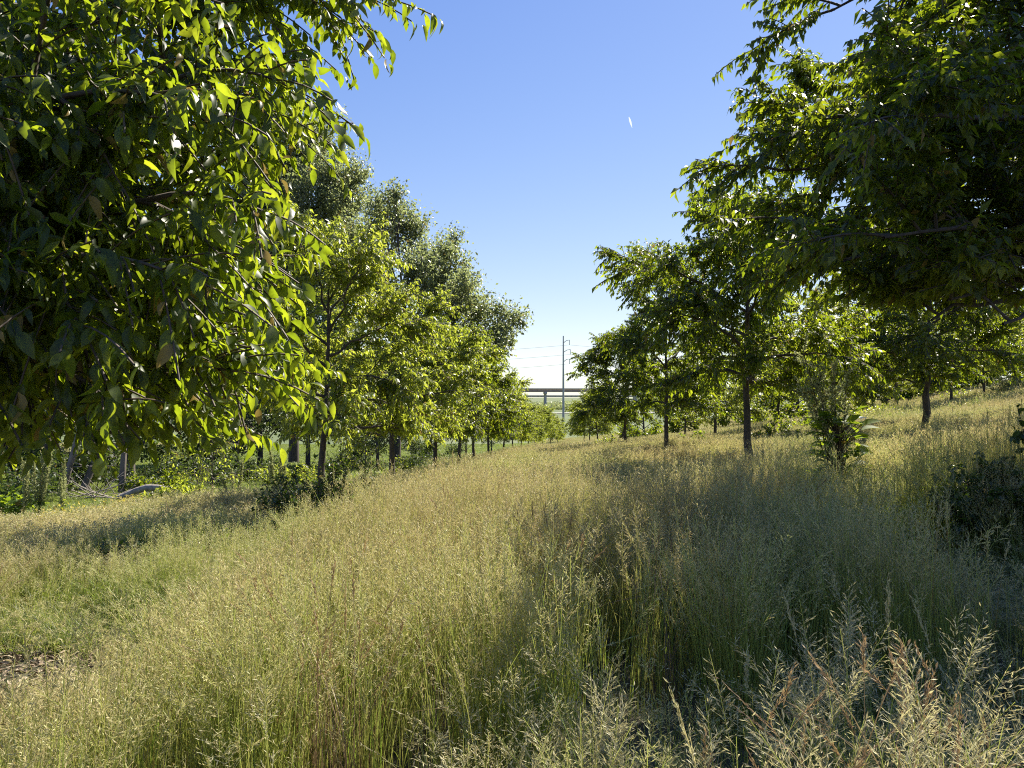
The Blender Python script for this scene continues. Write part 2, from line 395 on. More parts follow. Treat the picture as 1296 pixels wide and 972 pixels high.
make_tree('orchard_tree', RB, 0, 1, 'tall dark tree towering at the upper right, closest on the right, trunk beyond the edge', 'tree', None,
          seed=23, H=6.8, bole=1.9, R=3.0, zc=4.05, Rz=2.1, r0=.11, nlimb=26, nsub=14, ntwig=15, twig=.36, gap=.018,
          leafL=.105, kind='mid', droop=.4, lobes=.3, zmin=1.9,
          extra=[(.5, rel(985, 215, 7.0, RB)), (.6, rel(1030, 140, 7.0, RB)), (.9, rel(1055, 10, 7.0, RB)), (.45, rel(1020, 280, 7.4, RB)), (.42, rel(1040, 340, 6.8, RB)), (.42, rel(1200, 380, 6.0, RB)), (.42, rel(1120, 300, 5.4, RB)), (.6, rel(1150, 150, 5.2, RB)), (.34, rel(1180, 405, 6.2, RB)), (.34, rel(1270, 410, 5.6, RB)), (.36, rel(1090, 385, 6.6, RB))])

# five grown forms, copied along the rows
PROTO = [dict(seed=31, H=4.4, zmin=1.2, bole=1.35, R=1.75, zc=2.65, Rz=1.75, nlimb=15, nsub=10, ntwig=15, gap=.018, leafL=.092, twig=.34, lobes=.28),
         dict(seed=32, H=4.6, zmin=1.4, bole=1.5, R=1.75, zc=2.85, Rz=1.65, nlimb=19, nsub=10, ntwig=15, gap=.018, leafL=.092, twig=.34, lobes=.2),
         dict(seed=33, H=4.2, zmin=1.2, bole=1.35, R=1.9, zc=2.6, Rz=1.6, nlimb=15, nsub=10, ntwig=15, gap=.018, leafL=.092, twig=.34, lobes=.28),
         dict(seed=34, H=5.6, zmin=1.5, bole=1.6, R=1.7, zc=3.4, Rz=2.2, nlimb=18, nsub=11, ntwig=15, gap=.018, leafL=.092, twig=.34, lobes=.36)]
FIRST = {}; LAST = []
LEFT, RIGHT, HILL = 'orchard trees of the left row', 'orchard trees of the right row', 'orchard trees on the slope at right'
rows = [  # px, distance, form, leaf, size, label, group
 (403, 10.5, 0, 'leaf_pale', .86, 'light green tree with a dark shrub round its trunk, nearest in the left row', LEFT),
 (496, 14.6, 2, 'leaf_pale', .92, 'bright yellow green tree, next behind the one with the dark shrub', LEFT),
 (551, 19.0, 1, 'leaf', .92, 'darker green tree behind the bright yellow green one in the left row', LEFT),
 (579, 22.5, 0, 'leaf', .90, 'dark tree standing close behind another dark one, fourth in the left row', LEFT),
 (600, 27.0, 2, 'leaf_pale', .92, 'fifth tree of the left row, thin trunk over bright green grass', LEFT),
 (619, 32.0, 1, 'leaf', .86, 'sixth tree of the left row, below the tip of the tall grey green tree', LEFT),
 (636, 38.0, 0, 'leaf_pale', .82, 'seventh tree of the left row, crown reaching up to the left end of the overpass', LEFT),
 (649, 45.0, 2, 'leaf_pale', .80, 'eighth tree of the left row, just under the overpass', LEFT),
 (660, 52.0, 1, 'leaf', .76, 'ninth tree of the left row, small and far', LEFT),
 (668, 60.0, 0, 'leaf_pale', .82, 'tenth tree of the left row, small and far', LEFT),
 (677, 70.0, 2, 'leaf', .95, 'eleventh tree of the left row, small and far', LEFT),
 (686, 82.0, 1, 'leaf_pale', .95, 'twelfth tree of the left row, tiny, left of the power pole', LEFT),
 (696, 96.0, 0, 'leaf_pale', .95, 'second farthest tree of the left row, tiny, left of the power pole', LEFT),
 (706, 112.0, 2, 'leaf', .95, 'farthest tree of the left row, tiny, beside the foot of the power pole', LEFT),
 (947, 13.0, 1, 'leaf', 1.06, 'dark tree with the thickest visible trunk at right, casting shade on the tall grass', RIGHT),
 (840, 18.5, 3, 'leaf', .86, 'tall upright tree with a tapering top, next behind the thickest trunk at right', RIGHT),
 (792, 25.0, 1, 'leaf', .96, 'third tree back in the right row, rounded crown against the sky', RIGHT),
 (756, 50.0, 2, 'leaf', .93, 'fourth tree back in the right row, small, right of the power pole', RIGHT),
 (746, 60.0, 0, 'leaf', .90, 'fifth tree back in the right row, small trunk close beside the fourth', RIGHT),
 (739, 80.0, 1, 'leaf_pale', .90, 'farthest tree of the right row, low beside the power pole', RIGHT),
 (1029, 21.0, 2, 'leaf', 1.05, 'shaded tree whose trunk stands behind the tall broad leaved weed', HILL),
 (1169, 16.5, 1, 'leaf', 1.02, 'tree with a slightly leaning dark trunk on the sunny slope at right', HILL),
 (1176, 21.5, 0, 'leaf', 1.0, 'tree directly behind the leaning trunk on the slope', HILL),
 (905, 30.0, 0, 'leaf_pale', 1.0, 'bright backlit tree seen low between the two front trunks of the right row', HILL),
 (868, 38.0, 2, 'leaf_pale', .95, 'small far tree in the gap left of the thickest trunk', HILL),
 (985, 34.0, 1, 'leaf', 1.05, 'shaded tree behind the bush right of the thickest trunk', HILL),
 (1075, 36.0, 0, 'leaf', 1.0, 'tree behind the white utility box on the slope', HILL),
 (1135, 40.0, 2, 'leaf', .95, 'shaded tree far up the slope, left of the leaning trunk', HILL),
 (1203, 31.0, 2, 'leaf', .95, 'tree with a short thin trunk right of the leaning trunk', HILL),
 (1246, 33.0, 1, 'leaf_pale', .9, 'small dark trunked tree high on the slope near the right edge', HILL),
 (1290, 36.0, 0, 'leaf_pale', .9, 'highest tree on the slope, at the right edge', HILL),
 (1345, 27.0, 2, 'leaf', 1.0, 'tree at the very right edge, above the pale bushes of the slope', HILL),
]
for i, (px, Yd, k, lm, sc, lab, grp) in enumerate(rows):
    p_ = at(px, Yd); rz = (i * 2.1) % 6.28
    LAST.append((lab, i, sc))
    if px in (1169,): rz = 2.0
    key = (k, lm)
    if k not in FIRST:
        FIRST[k] = make_tree('orchard_tree', p_, rz, sc, lab, 'tree', grp, leafmat='leaf', **PROTO[k])
    if key not in FIRST:
        src = FIRST[k]
        if lm == 'leaf': FIRST[key] = src
        else:
            # same grown form with the paler foliage: its own crown mesh data
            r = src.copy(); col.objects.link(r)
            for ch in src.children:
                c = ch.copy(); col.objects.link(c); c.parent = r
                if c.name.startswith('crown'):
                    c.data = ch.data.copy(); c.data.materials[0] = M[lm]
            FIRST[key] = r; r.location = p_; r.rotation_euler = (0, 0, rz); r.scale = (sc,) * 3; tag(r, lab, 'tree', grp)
            if i == 0:   # form first made for this spot: drop the duplicate
                for ch in list(src.children): bpy.data.objects.remove(ch)
                bpy.data.objects.remove(src); del FIRST[k]
            elif FIRST[k].location[:2] == r.location[:2]:
                for ch in list(src.children): bpy.data.objects.remove(ch)
                bpy.data.objects.remove(src); FIRST[k] = r; 
            continue
        if src.location[:] == Vector(p_)[:]: continue
    if FIRST[key].get('label') != lab:
        t = copy_thing(FIRST[key], p_, rz, sc, lab, 'tree', grp)

for o in list(col.objects):      # each tree grows a little out of plumb and differs in proportion
    for lab, i, sc in LAST:
        if o.parent is None and o.get('label') == lab:
            o.rotation_euler[0] = .035 * math.sin(i * 2.7); o.rotation_euler[1] = .035 * math.cos(i * 1.9 + 1)
            f = 1 + .09 * math.sin(i * 3.3); w_ = .98 if 16 <= i <= 19 else 1.12 if 14 <= i else .98 if 5 <= i else 1.04; o.scale = (sc * f * w_, sc * (2 - f) * w_, sc * (1 + .07 * math.sin(i * 1.7 + 2)))
# ------------------------------------------------------------------ woodland trees: crown made of clumps carried by limbs
def clump_tree(name, base, clumps, label, group=None, leafmat='leaf_cotton', r0=.3, leafL=.15, dens=90, seed=1, bark='bark', hub=.45, kind='far'):
    rg = np.random.default_rng(seed)
    t = empty(name, base); tag(t, label, 'tree', group)
    wood, lf = MB(), MB()
    cl = np.array([(c[0] - base[0], c[1] - base[1], c[2] - base[2], c[3]) for c in clumps])
    topz = cl[:, 2].max()
    ctr = np.average(cl[:, :2], axis=0) * .5
    hubs = [np.array([ctr[0] * f * .6, ctr[1] * f * .6, topz * f]) for f in (0, .12, .25, .4, .55, .7)]
    wood.tube(np.array(hubs), r0 * np.array([1.3, 1, .85, .7, .5, .3]), 9)
    for x, y, z, r in cl:
        e = np.array([x, y, z]); zs = min(topz * .68, max(topz * .15, z * .62 - .25 * math.hypot(x, y)))
        s = np.array([ctr[0] * .6 * zs / topz, ctr[1] * .6 * zs / topz, zs])
        mid_ = (s + e) / 2 + rg.normal(0, .1, 3) * r + np.array([0, 0, -.1 * np.linalg.norm(e - s)])
        Lp = bez(s, mid_, e, 8)
        wood.tube(Lp, r0 * .34 * np.linspace(1, .2, 8), 6)
        nb = int(10 + 7 * r)
        for _ in range(nb):
            b0, d0 = pick(Lp, rg.uniform(.45, 1)); d = nrm(rg.normal(0, 1, 3) + d0 * .8 + np.array([0, 0, .35]))
            tip = e + nrm(rg.normal(0, 1, 3)) * r * rg.uniform(.35, .95) * np.array([1, 1, .8])
            Sp = bez(b0, (b0 + tip) / 2 + rg.normal(0, .12, 3) * r, tip, 5)
            wood.tube(Sp, r0 * .10 * np.linspace(1, .25, 5), 3)
            # leaf sprays around the outer half of each branchlet
            nl = int(dens * r * r * 4.2 / nb)
            ti = rg.uniform(.35, 1.1, nl)[:, None]
            P = b0 * (1 - ti) + tip * ti + rg.normal(0, 1, (nl, 3)) * r * .13
            lf_dir = rg.normal(0, 1, (nl, 3)) + np.array([0, 0, -.4]); Nn = rg.normal(0, .7, (nl, 3)) + np.array([0, 0, 1.0])
            add_leaves(lf, P, lf_dir, Nn, leafL * rg.uniform(.6, 1.2, nl), kind, 0, 1.5)
    wood.build('trunk', M[bark], t, smooth=True); lf.build('crown', M[leafmat], t)
    return t
def pc(px, py, Yd, rpx): p_ = at(px, Yd, py); return (p_[0], p_[1], p_[2], rpx / F * Yd)
clump_tree('cottonwood_tree', at(500, 46), [pc(*c) for c in
    [(482, 262, 46, 38), (520, 285, 47, 38), (552, 312, 45, 36), (578, 338, 46, 36), (590, 372, 44, 38), (560, 362, 48, 40), (525, 330, 43, 36),
     (612, 392, 46, 34), (642, 398, 45, 26), (658, 402, 46, 20), (628, 424, 44, 28), (648, 428, 47, 18), (600, 432, 46, 34), (560, 410, 44, 38), (470, 305, 49, 40),
     (520, 400, 48, 40), (480, 360, 45, 40), (540, 440, 47, 40), (590, 352, 42, 26), (610, 442, 43, 22), (500, 240, 44, 22), (575, 300, 49, 22)]],
    'tall spreading grey green tree whose branch tip reaches toward the sky gap', 'tall trees behind the left row', seed=5, r0=.27, leafL=.20, dens=165)
clump_tree('cottonwood_tree', at(372, 52), [pc(*c) for c in
    [(395, 160, 52, 44), (425, 205, 50, 40), (440, 250, 53, 42), (400, 235, 49, 50), (360, 200, 52, 55), (430, 300, 51, 50), (380, 300, 54, 60),
     (330, 250, 50, 60), (340, 340, 52, 60), (400, 360, 50, 55), (300, 180, 53, 50), (290, 310, 51, 60), (440, 350, 54, 45), (350, 140, 52, 45), (450, 215, 52, 22), (310, 400, 51, 55), (430, 420, 53, 50)]],
    'taller grey green tree farther left, half hidden behind the closest left tree', 'tall trees behind the left row', seed=6, r0=.3, leafL=.20, dens=220)
# the edge of the wood at far left
WOOD = 'trees at the edge of the wood at left'
def wood_tree(px, Yd, H, Rr, seed, label, cat='tree'):
    b_ = at(px, Yd); rg = np.random.default_rng(seed)
    cl = []
    for i in range(18):
        a = rg.uniform(0, 6.28); q = rg.uniform(0, 1) ** .5 * Rr; z = rg.uniform(.08, .93)
        q *= math.sin(min(1, z * 1.15) * 3.0) * .8 + .35
        cl.append((b_[0] + q * math.cos(a), b_[1] + q * math.sin(a), b_[2] + z * H, rg.uniform(.24, .40) * Rr))
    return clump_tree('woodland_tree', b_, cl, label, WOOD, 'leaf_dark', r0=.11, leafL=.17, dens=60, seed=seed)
wt1 = wood_tree(60, 24, 8.5, 3.0, 41, 'dark woodland tree with a leaning bare trunk behind the pale spiky weeds')
wt2 = wood_tree(165, 28, 9.5, 3.2, 42, 'dark woodland tree behind the fallen log')
wt3 = wood_tree(262, 31, 9.0, 3.4, 43, 'dark woodland tree seen under the lowest drooping branch')
for px, Yd, s_, src, lab in [(-40, 26, 1.1, wt2, 'dark woodland tree at the far left edge'), (110, 33, 1.2, wt3, 'woodland tree deep behind the leaning bare trunk'),
                       (330, 36, 1.15, wt1, 'dark woodland tree left of the nearest left row trunk'), (390, 42, 1.1, wt2, 'woodland tree behind the nearest left row trunk'),
                       (300, 33, .9, wt2, 'woodland tree just left of the nearest left row trunk, low crown'), (450, 44, .85, wt3, 'woodland tree behind the small sunlit sapling'), (215, 40, 1.3, wt1, 'woodland tree farthest back in the wood above the log'),
                       (12, 36, 1.3, wt3, 'woodland tree deep in the wood at the left edge'), (505, 58, .9, wt1, 'far woodland tree between the two nearest left row trunks'), (478, 37, .7, wt2, 'low woodland tree in the shade beyond the green strip'), (545, 50, .7, wt3, 'low far woodland tree right of the second left row trunk'), (590, 64, .7, wt1, 'low far woodland tree behind the middle of the left row'), (622, 82, .8, wt2, 'farthest low woodland tree behind the left row'),
                       (-110, 33, 1.3, wt1, 'woodland tree beyond the left edge')]:
    if px < -50: continue
    copy_thing(src, at(px, Yd), px * .7, s_, lab, 'tree', WOOD)

BACK = 'round headed trees beyond the orchard at right'
def back_tree(px, Yd, H, Rr, seed, label):
    b_ = at(px, Yd); rg = np.random.default_rng(seed); cl = []
    for i in range(16):
        a = rg.uniform(0, 6.28); q = rg.uniform(0, 1) ** .5 * Rr; z = rg.uniform(.12, .9); q *= .35 + .8 * math.sin(min(1, z * 1.1) * 2.9)
        cl.append((b_[0] + q * math.cos(a), b_[1] + q * math.sin(a), b_[2] + z * H, rg.uniform(.26, .42) * Rr))
    return clump_tree('background_tree', b_, cl, label, BACK, 'leaf', r0=.14, leafL=.24, dens=50, seed=seed)
bt1 = back_tree(1010, 52, 6.2, 3.0, 141, 'round headed tree beyond the slope, behind the tall broad leaved weed')
bt2 = back_tree(1120, 50, 5.6, 3.2, 142, 'round headed tree beyond the slope, left of the leaning trunk')
for px, Yd, sc_, src, lab in [(880, 62, 1.0, bt2, 'round headed tree far behind the gap left of the thickest trunk'), (940, 60, 1.05, bt1, 'round headed tree far behind the thickest trunk'),
        (1062, 58, 1.1, bt2, 'round headed tree above the white utility box'), (1180, 52, 1.1, bt1, 'round headed tree behind the leaning trunk'),
        (1235, 50, 1.0, bt2, 'round headed tree near the top of the slope'), (1285, 48, 1.1, bt1, 'round headed tree at the right edge, top of the slope'),
        (815, 75, .9, bt1, 'round headed tree far behind the tall upright tree'), (788, 88, .8, bt2, 'round headed tree far behind the third right row tree')]:
    copy_thing(src, at(px, Yd), px * .37, sc_, lab, 'tree', BACK)

# bare slanting trunks of the wood edge
def bare_trunk(px, Yd, tip, r, label):
    b_ = at(px, Yd); mb = MB(); rg = np.random.default_rng(abs(int(px)))
    e = np.array([tip[0], tip[1], tip[2]]); P = bez(np.zeros(3), e * .5 + rg.normal(0, .08, 3), e, 9)
    mb.tube(P, r * np.linspace(1.15, .5, 9), 8)
    br = MB()
    for k in range(7):
        s, d = pick(P, rg.uniform(.2, .98)); q = s + nrm(rg.normal(0, 1, 3) + d * .5) * rg.uniform(.5, 1.3)
        br.tube(bez(s, (s + q) / 2 + rg.normal(0, .1, 3), q, 5), r * .2 * np.linspace(1, .2, 5), 4)
    t = empty('dead_tree', b_); tag(t, label, 'dead tree', 'bare trunks at the wood edge')
    mb.build('trunk', M['bark_pale'], t, smooth=True); br.build('branches', M['bark_pale'], t)
bare_trunk(79, 20.5, (.55, .2, 2.6), .085, 'slanting bare trunk rising behind the pale spiky weeds at left')
bare_trunk(104, 22.0, (.75, .4, 2.6), .10, 'second slanting bare trunk, just right of the first')
bare_trunk(155, 21.5, (.05, .2, 2.8), .09, 'upright dark bare trunk above the left end of the fallen log')
bare_trunk(168, 22.5, (-.1, .2, 2.7), .10, 'thicker upright bare trunk directly above the fallen log')

# fallen log and brushwood
lg = MB(); b_ = at(184, 18.2); rg = np.random.default_rng(3)
P = np.array([[-.62, -.05, .16], [-.4, 0, .24], [-.2, .02, .33], [.05, .02, .40], [.3, 0, .40], [.58, -.03, .36]])
t = empty('fallen_log', b_); tag(t, 'pale bent fallen log lying in the grass at the wood edge', 'log')
lg.tube(P, [.06, .075, .08, .085, .085, .07], 9)
for s in (0, -1):
    pass
lg.build('log', M['deadwood'], t, smooth=True)
sb = MB()
sb.tube(np.array([[-.4, 0, .24], [-.75, .1, .12], [-1.1, .15, .16]]), [.03, .02, .01], 5)
sb.build('branch_stub', M['deadwood'], t)
bp = MB(); b_ = at(115, 19.5)
for _ in range(34):
    a = rg.uniform(0, 6.28); L = rg.uniform(.5, 1.5); s = np.array([rg.uniform(-.9, 1.2), rg.uniform(-.4, .5), rg.uniform(.02, .15)])
    e = s + np.array([math.cos(a) * L, math.sin(a) * L * .5, rg.uniform(.0, .75)])
    bp.tube(bez(s, (s + e) / 2 + rg.normal(0, .08, 3), e, 5), rg.uniform(.008, .022) * np.linspace(1, .4, 5), 4)
o = bp.build('brushwood_pile', M['deadwood']); o.location = b_; tag(o, 'tangle of pale dead branches heaped left of the fallen log', 'brushwood')

# ------------------------------------------------------------------ shrubs and weeds
def shrub(name, loc, r, h, label, cat='shrub', group=None, seed=1, stems=26, leafL=.075, mat='leaf_shrub', kind='mid', nl=60, spread=1.0, shoots=(), width=1.1, rz=0):
    rg = np.random.default_rng(seed); wd_, lf = MB(), MB()
    ends = []
    for i in range(stems):
        a = rg.uniform(0, 6.28); q = rg.uniform(.15, 1) ** .6 * r * spread
        z = h * rg.uniform(.55, 1.0) * (1 - .45 * (q / r) ** 2)
        ends.append(np.array([q * math.cos(a), q * math.sin(a), z]))
    ends += [np.array(s, float) for s in shoots]
    for e in ends:
        s = np.array([e[0] * .2, e[1] * .2, 0])
        P = bez(s, s + (e - s) * .45 + np.array([0, 0, e[2] * .2]), e, 8)
        wd_.tube(P, .008 * np.linspace(1, .35, 8), 4)
        for j in range(5):
            b0, d0 = pick(P, rg.uniform(.25, .95)); q2 = b0 + nrm(d0 + rg.normal(0, .8, 3)) * rg.uniform(.1, .28) * (h + r) * .6
            wd_.tube(np.array([b0, (b0 + q2) / 2 + rg.normal(0, .01, 3), q2]), [.004, .003, .002], 3)
            n_ = nl // 6; tt = rg.uniform(.1, 1.05, n_)[:, None]
            D = nrm(q2 - b0) * .5 + rg.normal(0, .6, (n_, 3)) + np.array([0, 0, .1])
            add_leaves(lf, b0 * (1 - tt) + q2 * tt, D, np.array([0, 0, 1.0]) + rg.normal(0, .45, (n_, 3)), leafL * rg.uniform(.55, 1.2, n_), kind, 0, width)
        n_ = nl // 5; tt = np.linspace(.35, 1, n_)
        Pp = np.array([pick(P, t_)[0] for t_ in tt])
        D = rg.normal(0, .7, (n_, 3)) + np.array([0, 0, .25])
        add_leaves(lf, Pp, D, np.array([0, 0, 1.0]) + rg.normal(0, .4, (n_, 3)), leafL * rg.uniform(.7, 1.25, n_), kind, 0, width)
    t = empty(name, loc, rz); tag(t, label, cat, group)
    wd_.build('stems', M['twig'], t); lf.build('foliage', M[mat], t, smooth=kind == 'hero')
    return t
shrub('dark_shrub', at(398, 9.3), .85, 1.08, 'low dark green shrub spreading round the nearest left row trunk', seed=61, stems=60, leafL=.06, nl=90)
bx_ = at(1306, 5.9)
shrub('dark_shrub', (bx_[0] + .12, bx_[1], bx_[2]), .85, .80, 'big dark leafy shrub with upright shoots at the right edge', seed=62, stems=110, leafL=.066, kind='hero', nl=100, width=1.3,
      shoots=[(-.02, -.25, 1.5), (.12, -.2, 1.25), (-.3, -.1, 1.15), (.3, -.1, 1.3), (-.12, -.3, 1.2), (.02, -.1, 1.4)])
shrub('leafy_bush', at(985, 19.5), .75, .95, 'rounded pale topped bush right of the thickest trunk', seed=63, stems=34, leafL=.10, mat='leaf', nl=70)
shrub('leafy_bush', at(768, 27.5), .55, 1.05, 'small upright pale bush among the right row trunks', seed=64, stems=24, leafL=.10, mat='leaf_pale', nl=60)
shrub('leafy_bush', at(878, 23), .5, .9, 'small bright bush between the tall upright tree and the thickest trunk', seed=65, stems=20, leafL=.12, mat='leaf_weed', nl=50)
shrub('leafy_bush', at(562, 19.5), .5, .6, 'dark little bush under the darker green tree of the left row', seed=66, stems=20, leafL=.08, nl=50)
shrub('leafy_bush', at(512, 22), .75, .95, 'pale grey green bush between two trunks of the left row', seed=67, stems=30, leafL=.08, mat='leaf_pale', nl=60)
shrub('ground_creeper', at(905, 11.6), 1.15, .34, 'low broad leaved plants in the shade of the thickest trunk', cat='plant', seed=68, stems=50, leafL=.12, mat='leaf_shrub', nl=36, width=1.5)
shrub('ground_creeper', at(232, 7.6), .8, .42, 'dark low plants in the grass under the tip of the lowest left branch', cat='plant', seed=69, stems=36, leafL=.06, mat='leaf_shrub', nl=50)
shrub('leafy_bush', at(1290, 33.5), 1.6, 1.3, 'silvery pale bush high on the slope at the right edge', seed=70, stems=40, leafL=.11, mat='seed_weed', nl=80)
shrub('leafy_bush', at(1218, 36), 1.2, .9, 'pale low bush on the slope between two small trunks', seed=71, stems=30, leafL=.11, mat='leaf_pale', nl=60)
shrub('leafy_bush', at(1115, 31), 1.6, 1.0, 'spreading light green bush behind the white utility box', seed=72, stems=40, leafL=.12, mat='leaf_pale', nl=60)
shrub('leafy_bush', at(1010, 27), 1.2, 1.2, 'shaded bush behind the rounded pale topped one', seed=73, stems=34, leafL=.12, mat='leaf', nl=60)
shrub('leafy_bush', at(-2, 14.5), .7, .75, 'bright green leafy plant at the left edge below the wood', seed=74, stems=26, leafL=.13, mat='leaf_weed', nl=40, width=1.5)
shrub('leafy_bush', at(640, 30), .6, .5, 'low bush beneath the sixth trunk of the left row', seed=75, stems=20, leafL=.1, nl=40)
# wood edge undergrowth, shrub by shrub
for k, (px, Yd, r, h, mt, lab) in enumerate([(20, 19, 1.6, 1.2, 'leaf_dark', 'dark undergrowth bush left of the pale spiky weeds'), (120, 23, 1.8, 1.3, 'leaf_dark', 'dark undergrowth bush behind the brushwood'),
        (200, 21.5, 1.1, .8, 'leaf', 'undergrowth bush behind the right end of the log'), (250, 24, 1.6, 1.4, 'leaf_dark', 'dark undergrowth bush right of the log'),
        (310, 27, 1.7, 1.3, 'leaf_dark', 'undergrowth bush left of the nearest left row trunk'), (60, 22, 1.9, 1.8, 'leaf_dark', 'tall dark undergrowth bush behind the spiky weeds'),
        (440, 33, 1.6, 1.0, 'leaf_dark', 'dark bush in the shade beyond the green strip'), (365, 25, 1.3, .8, 'leaf_pale', 'sunlit bush on the green strip left of the nearest left row trunk'),
        (225, 17.2, .7, .6, 'leaf_pale', 'small sunlit bush at the right end of the log'), (530, 34, 1.5, .9, 'leaf_dark', 'dark bush on the green strip between left row trunks')]):
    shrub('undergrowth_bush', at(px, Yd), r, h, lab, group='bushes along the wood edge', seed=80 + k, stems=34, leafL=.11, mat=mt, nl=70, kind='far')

def sapling(px, Yd, H, label, seed):
    make_tree('sapling', at(px, Yd), 0, 1, label, 'young tree', None, leafmat='leaf_pale', seed=seed, H=H, bole=.45, R=.62, zc=H * .58, Rz=H * .42, r0=.022,
              nlimb=9, nsub=5, ntwig=5, twig=.2, gap=.04, leafL=.08, kind='mid')
sapling(463, 20, 1.9, 'small sunlit sapling on the green strip between the two nearest left row trunks', 91)
sapling(271, 14, 1.5, 'thin young tree partly behind the lowest leaves of the closest left tree', 92)

# pale spiky weeds: a stem wrapped in dense seed spikes
def spiky(loc, spikes, label, seed, group=None, hgt=.85, fat=.055):
    rg = np.random.default_rng(seed); lf = MB(); t = empty('spiky_weed', loc); tag(t, label, 'weed', group)
    for i in range(spikes):
        st, sd = MB(), MB()
        a = rg.uniform(0, 6.28); q = rg.uniform(.02, .14) * spikes ** .5
        e = np.array([q * math.cos(a) * 1.3, q * math.sin(a), hgt * rg.uniform(.7, 1.08)])
        P = bez(np.zeros(3), np.array([e[0] * .7, e[1] * .7, e[2] * .5]), e, 8); st.tube(P, .006, 4)
        n_ = 480; t_ = rg.uniform(.30, 1, n_); Pp = np.array([pick(P, x)[0] for x in t_])
        rr = fat * (1 - ((t_ - .55) / .55) ** 2).clip(.15, 1) * .85
        Pp = Pp + np.clip(rg.normal(0, .5, (n_, 3)), -.9, .9) * rr[:, None]
        add_leaves(sd, Pp, rg.normal(0, .6, (n_, 3)) + np.array([0, 0, .9]), rg.normal(0, 1, (n_, 3)), np.full(n_, .035), 'far', 0, 1.3)
        st.build('stem', M['seed_weed'], t); sd.build('seed_spike', M['seed_weed'], t)
        n_ = 7; t_ = rg.uniform(.02, .4, n_); Pp = np.array([pick(P, x)[0] for x in t_])
        add_leaves(lf, Pp, rg.normal(0, .8, (n_, 3)) + np.array([0, 0, .4]), np.array([0, 0, 1.0]) + rg.normal(0, .3, (n_, 3)), rg.uniform(.09, .17, n_), 'mid', 0, .8)
    lf.build('leaves', M['leaf_weed'], t)
SP = 'pale spiky weeds before the wood'
spiky(at(31, 14.2), 2, 'leftmost narrow pale spiky weed before the wood', 101, SP, 1.15)
spiky(at(49, 14.4), 6, 'tallest clump of pale green spiky weeds before the wood', 102, SP, 1.45)
spiky(at(82, 14.8), 3, 'leaning pale spiky weed right of the tallest clump', 103, SP, 1.15)
spiky(at(355, 15.5), 5, 'pale spiky weed clump left of the nearest left row trunk', 104, SP, 1.1)
spiky(at(300, 15), 4, 'pale spiky weed clump under the lowest drooping branch', 105, SP, 1.0)

# the tall broad leaved weed at right: basal leaves, two arching ones, and old seed stalks
t = empty('broad_leaved_weed', at(1062, 8.6)); rg = np.random.default_rng(110)
tag(t, 'tall weed with big glossy bright leaves and pale seed stalks standing in the tall grass', 'weed')
st, lf, sd = MB(), MB(), MB()
for i in range(8):
    a = rg.uniform(0, 6.28); e = np.array([rg.uniform(-.42, .30), rg.uniform(-.2, .2), rg.uniform(1.4, 1.98)])
    P = bez(np.array([e[0] * .15, 0, 0]), np.array([e[0] * .4, e[1] * .4, e[2] * .55]), e, 12); st.tube(P, .010 * np.linspace(1, .3, 12), 5)
    for j in range(12):
        b0, d0 = pick(P, rg.uniform(.5, .97)); q = b0 + nrm(d0 + rg.normal(0, .55, 3)) * rg.uniform(.1, .3); st.tube(np.array([b0, (b0 + q) / 2, q]), .003, 3)
        n_ = 40; tt = rg.uniform(.1, 1.05, n_)[:, None]
        add_leaves(sd, b0 * (1 - tt) + q * tt + rg.normal(0, .010, (n_, 3)), nrm(q - b0) + rg.normal(0, .7, (n_, 3)), rg.normal(0, 1, (n_, 3)), rg.uniform(.018, .04, n_), 'far', 0, 1.2)
    n_ = 7; t_ = rg.uniform(.3, .8, n_); Pp = np.array([pick(P, x)[0] for x in t_])
    add_leaves(lf, Pp, rg.normal(0, .8, (n_, 3)) + np.array([0, 0, .25]), np.array([0, 0, 1.0]) + rg.normal(0, .4, (n_, 3)), rg.uniform(.09, .18, n_), 'hero', 0, 1.0)
for i in range(90):
    a = rg.uniform(0, 6.28); L = rg.uniform(.13, .27); z = rg.uniform(.45, 1.22)
    d = np.array([math.cos(a), math.sin(a) * .8, rg.uniform(-.1, 1.1)])
    q_ = rg.uniform(.03, .24); o_ = np.array([math.cos(a) * q_, math.sin(a) * q_, z - .05]); st.tube(np.array([[0, 0, z - .35], o_ * .5 + [0, 0, z * .4], o_]), .006, 4)
    add_leaves(lf, o_[None], d[None], np.array([[rg.normal(0, .3), rg.normal(0, .3), 1.0]]), [L], 'hero', 0, 1.25)
for s, (dx, z, L) in zip((1, -1, -1), ((.2, .86, .22), (-.3, .68, .2), (-.42, .62, .17))):
    o_ = np.array([dx * .5, -.05, z]); st.tube(np.array([[0, 0, .2], [dx * .25, -.02, z * .8], o_]), .006, 4)
    add_leaves(lf, o_[None], np.array([[s, -.1, .42 if s > 0 else .1]]), np.array([[.2, .55, 1.0]]), [L], 'hero', 0, .9)
st.build('stems', M['twig'], t); lf.build('leaves', M['leaf_weed'], t, smooth=True); sd.build('seed_heads', M['seed_weed'], t)

